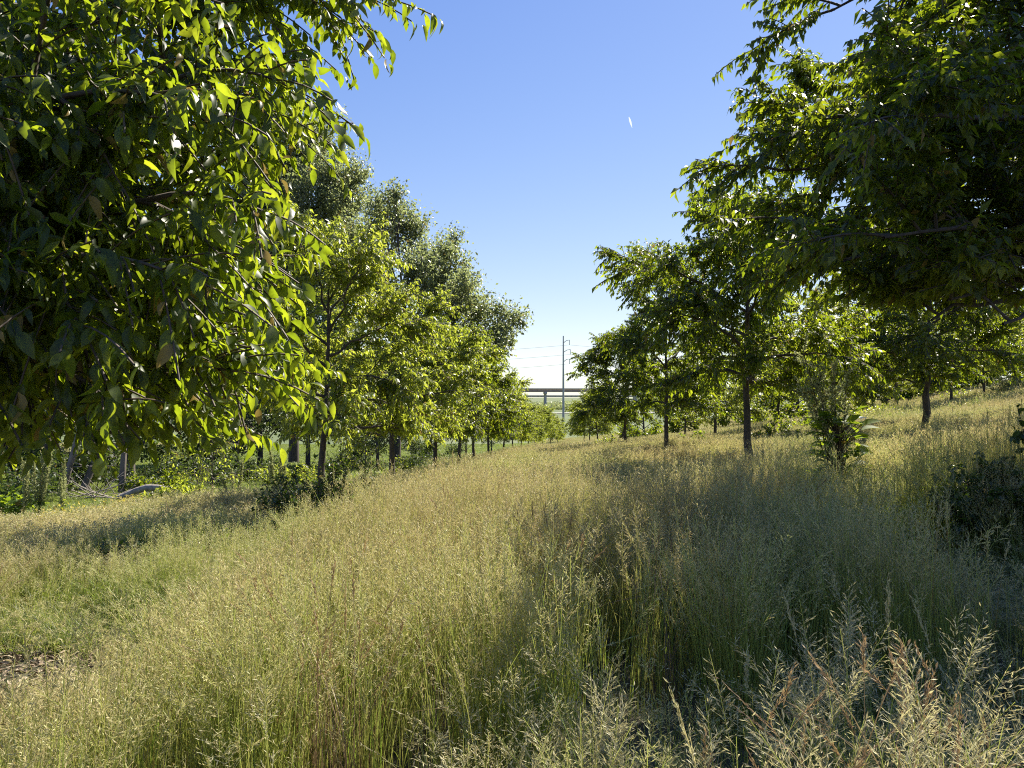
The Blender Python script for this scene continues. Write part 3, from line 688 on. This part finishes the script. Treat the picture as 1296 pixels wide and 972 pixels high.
# small rounded utility box half hidden on the slope
b_ = at(1088, 28.0); t = empty('utility_box', (b_[0], b_[1], b_[2] - .12), .2, .8)
tag(t, 'small white box with a rounded lid half hidden in grass on the slope', 'utility box')
mb = MB(); mb.box((0, 0, .36), (.46, .4, .72)); mb.build('body', plain('box_paint', (.34, .36, .36), .5, .08), t)
mb = MB(); ang = np.linspace(0, math.pi, 9)
prof = [(-.30 * math.cos(a), .725 + .13 * math.sin(a)) for a in ang]
V = [(x, -.24, z) for x, z in prof] + [(x, .24, z) for x, z in prof]; k = len(prof)
mb.add(V, [[i, i + 1, k + i + 1, k + i] for i in range(k - 1)]); mb.add(V, [list(range(k))]); mb.add(V, [list(range(2 * k - 1, k - 1, -1))]); mb.add(V, [[0, k, 2 * k - 1, k - 1]])
mb.build('lid', plain('lid_paint', (.75, .77, .78), .35, .06), t)

# ------------------------------------------------------------------ far away: pole, wires, overpass, road, plain
steel = plain('pole_steel', (.30, .31, .33), .55, .1, metal=.3)
pb = at(713, 230); ptop = at(713, 230, 425)[2]; hp = ptop - pb[2]
t = empty('power_pole', pb); tag(t, 'tall thin grey steel power pole standing in the sky gap', 'power pole')
mb = MB(); mb.tube(np.array([[0, 0, -.5], [0, 0, hp * .5], [0, 0, hp]]), [.40, .30, .18], 12); mb.build('pole', steel, t, smooth=True)
arms = []
for k, (zf, L) in enumerate(((432, 1.9), (444, 2.2), (456, 1.9))):
    z = at(713, 230, zf)[2] - pb[2]
    mb = MB(); mb.tube(np.array([[0, 0, z - .5], [L * .5, 0, z + .25], [L, 0, z + .45]]), [.13, .10, .07], 6); a = mb.build('arm', steel, t)
    mb = MB(); zz = np.linspace(z + .4, z - 1.1, 11); mb.tube(np.stack([np.full(11, L), np.zeros(11), zz], 1), np.where(np.arange(11) % 2, .13, .06), 8)
    mb.build('insulator', plain('insulator_grey', (.35, .36, .38), .3, .1), a); arms.append((L, z - 1.1))
wm = plain('wire_metal', (.22, .23, .25), .6, .05)
for k, (L, z) in enumerate(arms):
    mb = MB(); s = np.linspace(-1, 1, 61)
    x = s * 190; sag = np.where(s < 0, 5.5, 5.0) * 4 * np.abs(s) * (1 - np.abs(s))
    mb.tube(np.stack([x + L, 16 * s, z - sag + 4.0 * np.abs(s)], 1), .035, 4)
    o = mb.build('power_line', wm); o.location = pb
    tag(o, ['highest', 'middle', 'lowest'][k] + ' of the three thin wires hung on the steel power pole', 'wire', 'wires on the power pole')

red = plain('weathered_girder', (.36, .28, .26), .7, .12, .5); conc = plain('concrete', (.42, .41, .39), .85, .12, .5)
def bridge(Yd, ytop, ybot, ang, girder, label, span=34, w=12, half=330, rail=True):
    px = 690; zt = EYE + (HZ - ytop) / F * Yd; zb = EYE + (HZ - ybot) / F * Yd
    x0 = (px - W0) / F * Yd; b_ = (x0, Yd, -7.2)
    t = empty('overpass', b_, ang); tag(t, label, 'bridge')
    zt += 7.2; zb += 7.2; H_ = zt - zb
    mb = MB(); mb.box((0, 0, zt - H_ * .16), (2 * half, w, H_ * .32)); mb.build('deck', conc if girder is not red else plain('parapet', (.36, .31, .29), .8, .1, .5), t)
    for sy in (-1, 1):
        mb = MB(); mb.box((0, sy * w * .4, zb + H_ * .33), (2 * half, .6, H_ * .66 - .01)); mb.build('girder', girder, t)
    for i in range(int(-half / span), int(half / span) + 1):
        mb = MB(); mb.box((i * span, 0, zb - .75), (2.0, w * .9, 1.5 - .01))
        for sy in (-1, 1): mb.tube(np.array([[i * span, sy * w * .28, -1], [i * span, sy * w * .28, zb - 1.4]]), .8, 10)
        mb.build('pier', conc, t)
bridge(560, 491.5, 496.2, R_(2.0), red, 'long reddish brown overpass crossing the horizon in the sky gap', w=14)
bridge(640, 500.2, 502.8, R_(0), conc, 'lower grey overpass seen under the reddish brown one', w=10, span=46)
rd = MB(); zr = -7.2
xs = np.linspace(-120, 220, 40); yy = 395 + (xs - 20) * .28
for off, w in ((0, 13),):
    V = np.concatenate([np.stack([xs, yy - w / 2, ground(xs, yy - w / 2) + .30], 1), np.stack([xs, yy + w / 2, ground(xs, yy + w / 2) + .30], 1)])
    rd.add(V, [[i, i + 1, 40 + i + 1, 40 + i] for i in range(39)])
tag(rd.build('road', plain('pale_road', (.50, .48, .45), .9, .1, .3)), kind='structure')
# distant wood on the plain: one mass
ft = MB(); rg = np.random.default_rng(55)
cx = rg.uniform(-420, 520, 1500); cy = rg.uniform(600, 730, 1500); 
cx = np.concatenate([cx, rg.uniform(-300, 300, 950)]); cy = np.concatenate([cy, rg.uniform(500, 540, 950)])
for x, y in zip(cx, cy):
    n_ = 46; r = rg.uniform(1.2, 3.0) * (1.0 if y > 590 else .7)
    Pp = np.array([x, y, -7.2 + r * .9]) + nrm(rg.normal(0, 1, (n_, 3))) * r * rg.uniform(.5, 1, (n_, 1)) * np.array([1.4, 1.2, 1])
    add_leaves(ft, Pp, rg.normal(0, 1, (n_, 3)), rg.normal(0, 1, (n_, 3)), np.full(n_, 1.0), 'far', 0, 1.6)
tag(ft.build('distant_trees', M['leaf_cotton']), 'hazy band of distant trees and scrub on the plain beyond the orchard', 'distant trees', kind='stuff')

# contrail high in the sky
mb = MB(); c0 = np.array(at(797, 4000, 146)); c1 = np.array(at(801, 4000, 160)); s_ = np.linspace(0, 1, 12)
mb.tube(c0 + (c1 - c0) * s_[:, None], 6.5 * np.sin(np.clip(s_ * .9 + .08, 0, 1) * math.pi) * (1 - .35 * s_) + .1, 8)
m_, n_, o_ = new_mat('contrail_ice'); d_ = n_.nodes.new('ShaderNodeAddShader')
for q_, kind_ in enumerate(('ShaderNodeBsdfDiffuse', 'ShaderNodeBsdfTranslucent')):
    e_ = n_.nodes.new(kind_); e_.inputs[0].default_value = (.46, .48, .5, 1); n_.links.new(e_.outputs[0], d_.inputs[q_])
tr_ = n_.nodes.new('ShaderNodeBsdfTransparent'); mx_ = n_.nodes.new('ShaderNodeMixShader'); mx_.inputs[0].default_value = .75
n_.links.new(tr_.outputs[0], mx_.inputs[1]); n_.links.new(d_.outputs[0], mx_.inputs[2]); n_.links.new(mx_.outputs[0], o_.inputs[0])
tag(mb.build('contrail', m_, smooth=True), 'tiny short white streak high in the blue sky', 'contrail')

# ------------------------------------------------------------------ grasses
def ribbon(mb, P, w, side, mi):
    """flat tapering strip along P"""
    P = np.asarray(P); n = len(P); w = np.broadcast_to(w, (n,))
    V = np.concatenate([P - side * w[:, None] / 2, P + side * w[:, None] / 2])
    mb.add(V, [[i, i + 1, n + i + 1, n + i] for i in range(n - 1)], mi)
def tuft(seed, rad, nstem, nblade, hlo, hhi, level, green=False, heads=True, wstem=.0024, lean=.12, blade_h=(.25, .55), brown=False, hero=False):
    rg = np.random.default_rng(seed); mb = MB()
    SP_, SD, SN, SL = [], [], [], []
    seg = {0: 7, 1: 4, 2: 3}[level]
    for i in range(nstem):
        a = rg.uniform(0, 6.28); q = rad * math.sqrt(rg.uniform(0, 1)); b = np.array([q * math.cos(a), q * math.sin(a), -.03])
        bare = not heads or rg.uniform() < (.1 if hero else .42 if level == 0 else .3)
        H = rg.uniform(hlo, hhi) * (1 if rg.uniform() > .25 else .8) * (.78 if bare else 1)
        la = rg.normal(.9, 1.3); lv = np.array([math.cos(la), math.sin(la), 0]) * abs(rg.normal(0, lean)) * H
        t = np.linspace(0, 1, seg)[:, None]
        P = b + np.array([0, 0, H]) * t + lv * t ** 2.2 * 1.3 - np.array([0, 0, 1.0]) * (np.linalg.norm(lv) * .35) * t ** 3
        sa = rg.uniform(0, 3.14); side = np.array([math.cos(sa), math.sin(sa), 0])
        ribbon(mb, P, wstem * np.linspace(1.25, .55, seg), side, 0)
        if bare: continue
        PL = rg.uniform(.18, .27) if hero else rg.uniform(.09, .17); f0 = 1 - PL / H
        closed = brown or rg.uniform() < .18
        if level == 0:
            nn = 10 if hero else 8
            for k in range(nn):
                f = f0 + (1 - f0) * k / (nn - 1)
                b0, d0 = pick(P, min(f, .999))
                nb = (3 if k < 6 else (2 if k < 8 else 1)) if hero else (2 if k < 5 else 1)
                for j in range(nb):
                    aa = rg.uniform(0, 6.28); out = np.array([math.cos(aa), math.sin(aa), 0])
                    L = ((.066 if hero else .038) * (1 - k / nn) + .006) * rg.uniform(.6, 1.3)
                    up = rg.uniform(.8, 1.3) if not closed else 3.0
                    d = nrm(out * (.9 if not closed else .35) + d0 * up)
                    e = b0 + d * L
                    if L > .018: ribbon(mb, np.array([b0, (b0 + e) / 2 + [0, 0, .002], e]), .0009, nrm(np.cross(d, rg.normal(0, 1, 3))), 1)
                    ns = 4 if L > .05 else 3 if L > .03 else (2 if L > .02 else 1)
                    for s in range(ns):
                        SP_.append(b0 + d * L * (1 - s * .38)); SD.append(d + rg.normal(0, .28, 3) + np.array([0, 0, -.12])); SN.append(rg.normal(0, 1, 3)); SL.append(rg.uniform(.013, .021) * (.95 if hero else .95))
        elif level == 1:
            for k in range(13):
                f = f0 + (1 - f0) * rg.uniform(0, 1); b0, d0 = pick(P, min(f, .999)); aa = rg.uniform(0, 6.28); out = np.array([math.cos(aa), math.sin(aa), 0])
                g_ = (1 - (f - f0) / (1 - f0)) * .030 * rg.uniform(0, 1.4) + .004
                SP_.append(b0 + out * g_); SD.append(out * .6 + d0 * 1.1 + rg.normal(0, .2, 3)); SN.append(rg.normal(0, 1, 3)); SL.append(rg.uniform(.024, .038))
        else:
            for k in range(4):
                f = f0 + (1 - f0) * (k + .5) / 4; b0, d0 = pick(P, min(f, .999))
                SP_.append(b0 + rg.normal(0, .012, 3)); SD.append(d0 + rg.normal(0, .35, 3)); SN.append(rg.normal(0, 1, 3)); SL.append(rg.uniform(.06, .09))
    if SP_:
        V0, F0 = (np.array([[0, 0, 0], [.45, -.5, .15], [.45, .5, .15], [1, 0, 0], [.45, 0, -.25]]), np.array([[0, 4, 1], [4, 3, 1], [0, 2, 4], [4, 2, 3]])) if level == 0 else \
                 (np.array([[0, 0, 0], [.5, -.5, 0], [1, 0, 0], [.5, .5, 0]]), np.array([[0, 1, 2, 3]]))
        wid = {0: .20, 1: .28, 2: .24}[level]
        P, D, N, L = np.array(SP_), nrm(np.array(SD)), np.array(SN), np.array(SL); S = nrm(np.cross(N, D)); N = np.cross(D, S)
        V = P[:, None] + L[:, None, None] * (V0[None, :, 0, None] * D[:, None] + V0[None, :, 1, None] * wid * S[:, None] + V0[None, :, 2, None] * wid * N[:, None])
        mb.add(V.reshape(-1, 3), (np.arange(len(P))[:, None, None] * len(V0) + F0[None]).reshape(-1, F0.shape[1]), 1)
    for i in range(nblade):
        a = rg.uniform(0, 6.28); q = rad * math.sqrt(rg.uniform(0, 1)); b = np.array([q * math.cos(a), q * math.sin(a), -.02 + (rg.uniform(0, .25) if not green else 0)])
        L = rg.uniform(*blade_h); la = rg.uniform(0, 6.28); out = np.array([math.cos(la), math.sin(la), 0]); bend = rg.uniform(.15, .75)
        t = np.linspace(0, 1, seg)[:, None]
        P = b + np.array([0, 0, L]) * (t - .45 * bend * t ** 2.5) + out * L * bend * t ** 1.9
        w0 = (.0055 if level == 0 else .008 if level == 1 else .016) * (1.35 if green else 1)
        ribbon(mb, P, w0 * np.array([1, *np.linspace(1, .08, seg - 1)]), nrm(np.cross(out, [0, 0, 1]) + out * rg.normal(0, .3)), 2)
    me = mb.mesh('grass_tuft', [M['dry_stem'], M['dry_head'], M['dry_stem']] if brown else [M['stem'], M['pale_head'] if hero else M['head'], M['lush'] if green else M['blade']])
    return me
protos = bpy.data.collections.new('grass_tufts')
def add_proto(key, me):
    o = bpy.data.objects.new(key, me); protos.objects.link(o)
for i in range(8): add_proto(f'a{i}', tuft(200 + i, .12, 26, 7, .56 + .02 * (i % 4), .88, 0, wstem=.0030, lean=.15, blade_h=(.2, .5)))
for i in range(5): add_proto(f'b{i}', tuft(220 + i, .26, 42, 26, .50, .86, 1, wstem=.0046, lean=.17))
for i in range(4): add_proto(f'c{i}', tuft(240 + i, .8, 120, 70, .48, .74, 2, wstem=.011))
for i in range(3): add_proto(f'd{i}', tuft(260 + i, .16, 5, 60, .4, .6, 0, green=True, blade_h=(.2, .5), lean=.2))
for i in range(3): add_proto(f'e{i}', tuft(270 + i, .45, 8, 190, .2, .34, 1, green=True, heads=False, blade_h=(.10, .26)))
for i in range(2): add_proto(f'f{i}', tuft(280 + i, .9, 6, 330, .2, .35, 2, green=True, heads=False, blade_h=(.12, .28)))
for i in range(4): add_proto(f'h{i}', tuft(300 + i, .11, 6, 2, .70, .98, 0, wstem=.0026, lean=.20, blade_h=(.2, .5), hero=True))
for i in range(3): add_proto(f'g{i}', tuft(290 + i, .10, 13, 5, .70, .95, 0, brown=True, wstem=.0036, lean=.22))
NA, NB, NC, ND, NE, NF, NG = 0, 8, 13, 17, 20, 23, 25; NH = 28

def vnoise(x, y, s, seed):
    """smooth value noise for patches"""
    rg = np.random.default_rng(seed); G = rg.uniform(0, 1, (64, 64)); u, v = np.asarray(x) / s + 17.3, np.asarray(y) / s + 9.1
    i, j = np.floor(u).astype(int), np.floor(v).astype(int); fu, fv = u - i, v - j; fu = fu * fu * (3 - 2 * fu); fv = fv * fv * (3 - 2 * fv)
    g_ = lambda a, b: G[a % 64, b % 64]
    return (g_(i, j) * (1 - fu) + g_(i + 1, j) * fu) * (1 - fv) + (g_(i, j + 1) * (1 - fu) + g_(i + 1, j + 1) * fu) * fv
def scatter(y0, y1, dens, side=.80, marg=1.2):
    """random points over the part of the field the photograph can see, with a margin"""
    w = side * y1 + marg; n_ = int(dens * 2 * w * (y1 - y0)); x = rng.uniform(-w, w, n_); y = rng.uniform(y0, y1, n_)
    k = np.abs(x) < side * y + marg
    return x[k], y[k]
def u_of(x, y): return x - (-3.4 + .068 * y)
PX, PY, PI_, PS = [], [], [], []
def put(x, y, idx, s): PX.append(x); PY.append(y); PI_.append(idx); PS.append(s)
def hmap(x, y):
    h = np.where(u_of(x, y) < 1.5, .78, 1.0) * (.80 + .42 * vnoise(x, y, 1.6, 1))
    h = h * (.86 + .3 * vnoise(x, y, 6, 2)) * (1 - .28 * np.clip((y - 6) / 7, 0, 1))
    return h
MUL = (-3.0, 4.25)
CLEAR = [(*at(1300, 4.4)[:2], 1.0, 1.7, .15), (*at(398, 8.1)[:2], .85, 1.6, .25), (*at(1062, 7.6)[:2], .6, 1.1, .45), (*at(905, 11.0)[:2], 1.3, .9, .4),
         (*at(232, 7.2)[:2], .7, .7, .5), (*at(45, 13.5)[:2], 1.4, 1.6, .45), (*at(184, 17.2)[:2], 1.6, 1.8, .4)]
def lower(x, y, s):
    # the grass stays short in front of the low shrubs and thins out on the trampled ground at the left
    for cx_, cy_, rx_, ry_, f in CLEAR:
        d = ((x - cx_) / rx_) ** 2 + ((y - cy_) / ry_) ** 2
        s = s * (1 - (1 - f) * np.exp(-d ** 2))
    edge = np.clip((x + .50 * y - .25 * (vnoise(x, y, .4, 8) - .5)) / .35 + .5, 0, 1)     # 0 on the trampled side
    lim = np.clip((1.25 * (1.56 - .355 * y) + .06) / .8, .22, 1)
    lim = np.where(y > 4.6, np.clip(.3 + (y - 4.6) * 1.3, 0, 1), lim)
    return s * (edge + (1 - edge) * lim)
def is_green_strip(x, y): return (u_of(x, y) < -1.0 - .6 * vnoise(x, y, 2, 5)) & (y > 12.5 + 2 * vnoise(x, y, 3, 6))
# near
x, y = scatter(.45, 7.5, 62, marg=1.0)
k = (np.hypot((x - MUL[0]) / 1.05, (y - MUL[1]) / .75) > .45 + .6 * vnoise(x, y, .35, 3)) & (np.hypot(x, y) > .7)
x, y = x[k], y[k]
k = vnoise(x, y, .22, 21) + .6 * vnoise(x, y, .7, 22) > .52 + .3 * (rng.uniform(size=len(x)) - .5); x, y = x[k], y[k]      # clumps with gaps between
s = lower(x, y, hmap(x, y)) * rng.uniform(.82, 1.12, len(x))
# the tall stand begins a few steps off; nearer the camera the grass is trodden short
def stand(x, y):
    a_ = x / y
    return np.interp(a_, [-.69, -.4, 0, .25, .69], [2.0, 2.5, 2.75, 3.1, 3.2]) + .5 * (vnoise(x, y, .35, 31) - .5)
st_ = stand(x, y); fr = y < st_
k = ~fr | (rng.uniform(size=len(x)) < .75); x, y, s, fr = x[k], y[k], s[k], fr[k]
s = np.where(fr, s * (.34 + .12 * vnoise(x, y, .3, 32) + .18 * np.exp(-((x / y - .12) / .22) ** 2)), s)
dm = np.hypot(x - MUL[0], y - MUL[1]); s *= np.clip(.55 + .28 * (dm - .5), .55, 1)
green = ((x < -2.6 + .6 * vnoise(x, y, .6, 4)) & (y > 4.9) & (x > -6))
idx = np.where(green & (rng.uniform(size=len(x)) < .5), ND + rng.integers(0, 3, len(x)), NA + rng.integers(0, 8, len(x)))
put(x, y, idx, s)
# seed heads close to the camera, in loose clumps
x, y = scatter(1.05, 2.7, 100, side=.75, marg=.2); a_ = x / y
den = np.interp(a_, [-.7, -.45, -.2, -.12, .12, .2, .32, .4, .72], [.35, .25, .08, .6, .75, .25, .3, .8, .8]) * (vnoise(x, y, .17, 33) > .42) * np.interp(y, [1.6, 2.0, 2.7], [1, .45, .15])
k = (rng.uniform(size=len(x)) < den) & (np.hypot(x, y) > .9); x, y = x[k], y[k]
put(x, y, NH + rng.integers(0, 4, len(x)), (.80 + .22 * vnoise(x, y, .4, 34)) * np.interp(x / y, [-.7, -.2, .1, .4, .7], [.72, .78, .90, .95, .98]))
# middle
x, y = scatter(7.5, 26, 26)
gs = is_green_strip(x, y); gr = gs | ((x < -3.4) & (y < 9))
q = ~gr & (vnoise(x, y, .45, 23) + .5 * vnoise(x, y, 1.6, 24) > .44)
put(x[q], y[q], NB + rng.integers(0, 5, q.sum()), lower(x[q], y[q], hmap(x[q], y[q])) * rng.uniform(.85, 1.1, q.sum()))
gp = [(1128, 1.62), (1142, 1.55), (1172, 1.7), (1010, 1.75), (985, 1.5), (1215, 1.9), (905, 1.75), (400, 2.75), (425, 2.7), (445, 2.9), (380, 2.9), (415, 2.55), (300, 3.2), (560, 3.3), (690, 4.0), (320, 2.8), (470, 3.1), (1090, 1.4)]
gx_ = np.array([(p_ - W0) / F * y_ for p_, y_ in gp]); gy_ = np.array([q_[1] for q_ in gp]); put(gx_, gy_, NG + rng.integers(0, 3, len(gp)), rng.uniform(.86, 1.0, len(gp)))
x_, y_ = scatter(.9, 14, 3.0); q = (vnoise(x_, y_, .9, 25) > .60)
put(x_[q], y_[q], NG + rng.integers(0, 3, q.sum()), lower(x_[q], y_[q], hmap(x_[q], y_[q])) * .95)
e = (x < -3.4) & (y < 9) & ~gs
put(x[e], y[e], np.where(rng.uniform(size=e.sum()) < .35, ND + rng.integers(0, 3, e.sum()), NB + rng.integers(0, 5, e.sum())), hmap(x[e], y[e]) * 1.0)
put(x[gs], y[gs], NE + rng.integers(0, 3, gs.sum()), hmap(x[gs], y[gs]))
# patches of fresh green in the hay
x, y = scatter(7, 22, 5); k = (vnoise(x, y, 2.2, 12) > .68) & ~is_green_strip(x, y)
put(x[k], y[k], NE + rng.integers(0, 3, k.sum()), hmap(x[k], y[k]) * 2.0)
# far
x, y = scatter(26, 130, 2.6)
gs = is_green_strip(x, y) & (u_of(x, y) > -60)
put(x[~gs], y[~gs], NC + rng.integers(0, 4, (~gs).sum()), hmap(x[~gs], y[~gs]))
put(x[gs], y[gs], NF + rng.integers(0, 2, gs.sum()), hmap(x[gs], y[gs]) * 1.1)
x, y = np.concatenate(PX), np.concatenate(PY); idx = np.concatenate(PI_); s = np.concatenate(PS)
N_ = len(x); z = ground(x, y)
me = bpy.data.meshes.new('meadow_grass'); me.vertices.add(N_); me.vertices.foreach_set('co', np.stack([x, y, z], 1).ravel())
a = me.attributes.new('idx', 'INT', 'POINT'); a.data.foreach_set('value', idx.astype(np.int32))
a = me.attributes.new('scl', 'FLOAT_VECTOR', 'POINT'); hs_ = s * rng.uniform(.9, 1.1, N_); a.data.foreach_set('vector', np.stack([np.ones(N_), np.ones(N_), hs_], 1).ravel())
a = me.attributes.new('rot', 'FLOAT_VECTOR', 'POINT')
a.data.foreach_set('vector', np.stack([rng.normal(0, .06, N_), rng.normal(0, .06, N_), rng.uniform(0, 6.28, N_)], 1).ravel())
me.update()
go = bpy.data.objects.new('meadow_grass', me); col.objects.link(go)
tag(go, 'tall seeding meadow grass, straw and green, covering the whole field', 'grass', kind='stuff')
ng = bpy.data.node_groups.new('grass_scatter', 'GeometryNodeTree')
ng.interface.new_socket('Geometry', in_out='INPUT', socket_type='NodeSocketGeometry'); ng.interface.new_socket('Geometry', in_out='OUTPUT', socket_type='NodeSocketGeometry')
gi = ng.nodes.new('NodeGroupInput'); gout = ng.nodes.new('NodeGroupOutput')
iop = ng.nodes.new('GeometryNodeInstanceOnPoints'); ci = ng.nodes.new('GeometryNodeCollectionInfo')
ci.inputs['Collection'].default_value = protos; ci.inputs['Separate Children'].default_value = True; ci.inputs['Reset Children'].default_value = True
iop.inputs['Pick Instance'].default_value = True
def nattr(nm, dt):
    q = ng.nodes.new('GeometryNodeInputNamedAttribute'); q.data_type = dt; q.inputs['Name'].default_value = nm; return q.outputs['Attribute']
L_ = ng.links
L_.new(gi.outputs[0], iop.inputs['Points']); L_.new(ci.outputs[0], iop.inputs['Instance'])
L_.new(nattr('idx', 'INT'), iop.inputs['Instance Index']); L_.new(nattr('scl', 'FLOAT_VECTOR'), iop.inputs['Scale'])
er = ng.nodes.new('FunctionNodeEulerToRotation'); L_.new(nattr('rot', 'FLOAT_VECTOR'), er.inputs[0]); L_.new(er.outputs[0], iop.inputs['Rotation'])
L_.new(iop.outputs[0], gout.inputs[0])
md = go.modifiers.new('scatter', 'NODES'); md.node_group = ng

# wood chips and straw round the closest left tree
ch = MB(); rg = np.random.default_rng(77); n_ = 5200
rr = np.sqrt(rg.uniform(0, 1, n_)) * 1.5; aa = rg.uniform(0, 6.28, n_); cx = -3.15 + rr * np.cos(aa) * 1.0; cy = 4.0 + rr * np.sin(aa) * .8
P = np.stack([cx, cy, ground(cx, cy) + rg.uniform(.005, .04, n_)], 1)
D = np.stack([rg.normal(0, 1, n_), rg.normal(0, 1, n_), rg.normal(0, .25, n_)], 1)
add_leaves(ch, P, D, np.array([0, 0, 1.0]) + rg.normal(0, .35, (n_, 3)), rg.uniform(.03, .10, n_), 'far', 0, .55)
tag(ch.build('wood_chips', M['chip']), 'dry wood chips and dead straw on the bare patch at left', 'wood chips', kind='stuff')
# yellow flowers at the edge of the hay
fl = MB(); cx = rg.uniform(-1, 1, 1100) ; cy = rg.uniform(-1, 1, 1100)
px = 115 + cx * 70; Yd = 12.6 + cy * 1.1 + (px - 115) * .012
px = px[:420]; Yd = Yd[:420]; xw = (px - W0) / F * Yd; P = np.stack([xw, Yd, ground(xw, Yd) + rg.uniform(.25, .5, len(xw))], 1)
k = vnoise(xw, Yd, .5, 9) > .45; P = P[k]; n_ = len(P)
add_leaves(fl, P, rg.normal(0, 1, (n_, 3)), np.array([0, 0, 1.0]) + rg.normal(0, .6, (n_, 3)), rg.uniform(.03, .055, n_), 'far', 0, 2.0)
tag(fl.build('yellow_flowers', M['flower']), 'drift of small yellow flowers where the hay meets the green strip', 'flowers', kind='stuff')
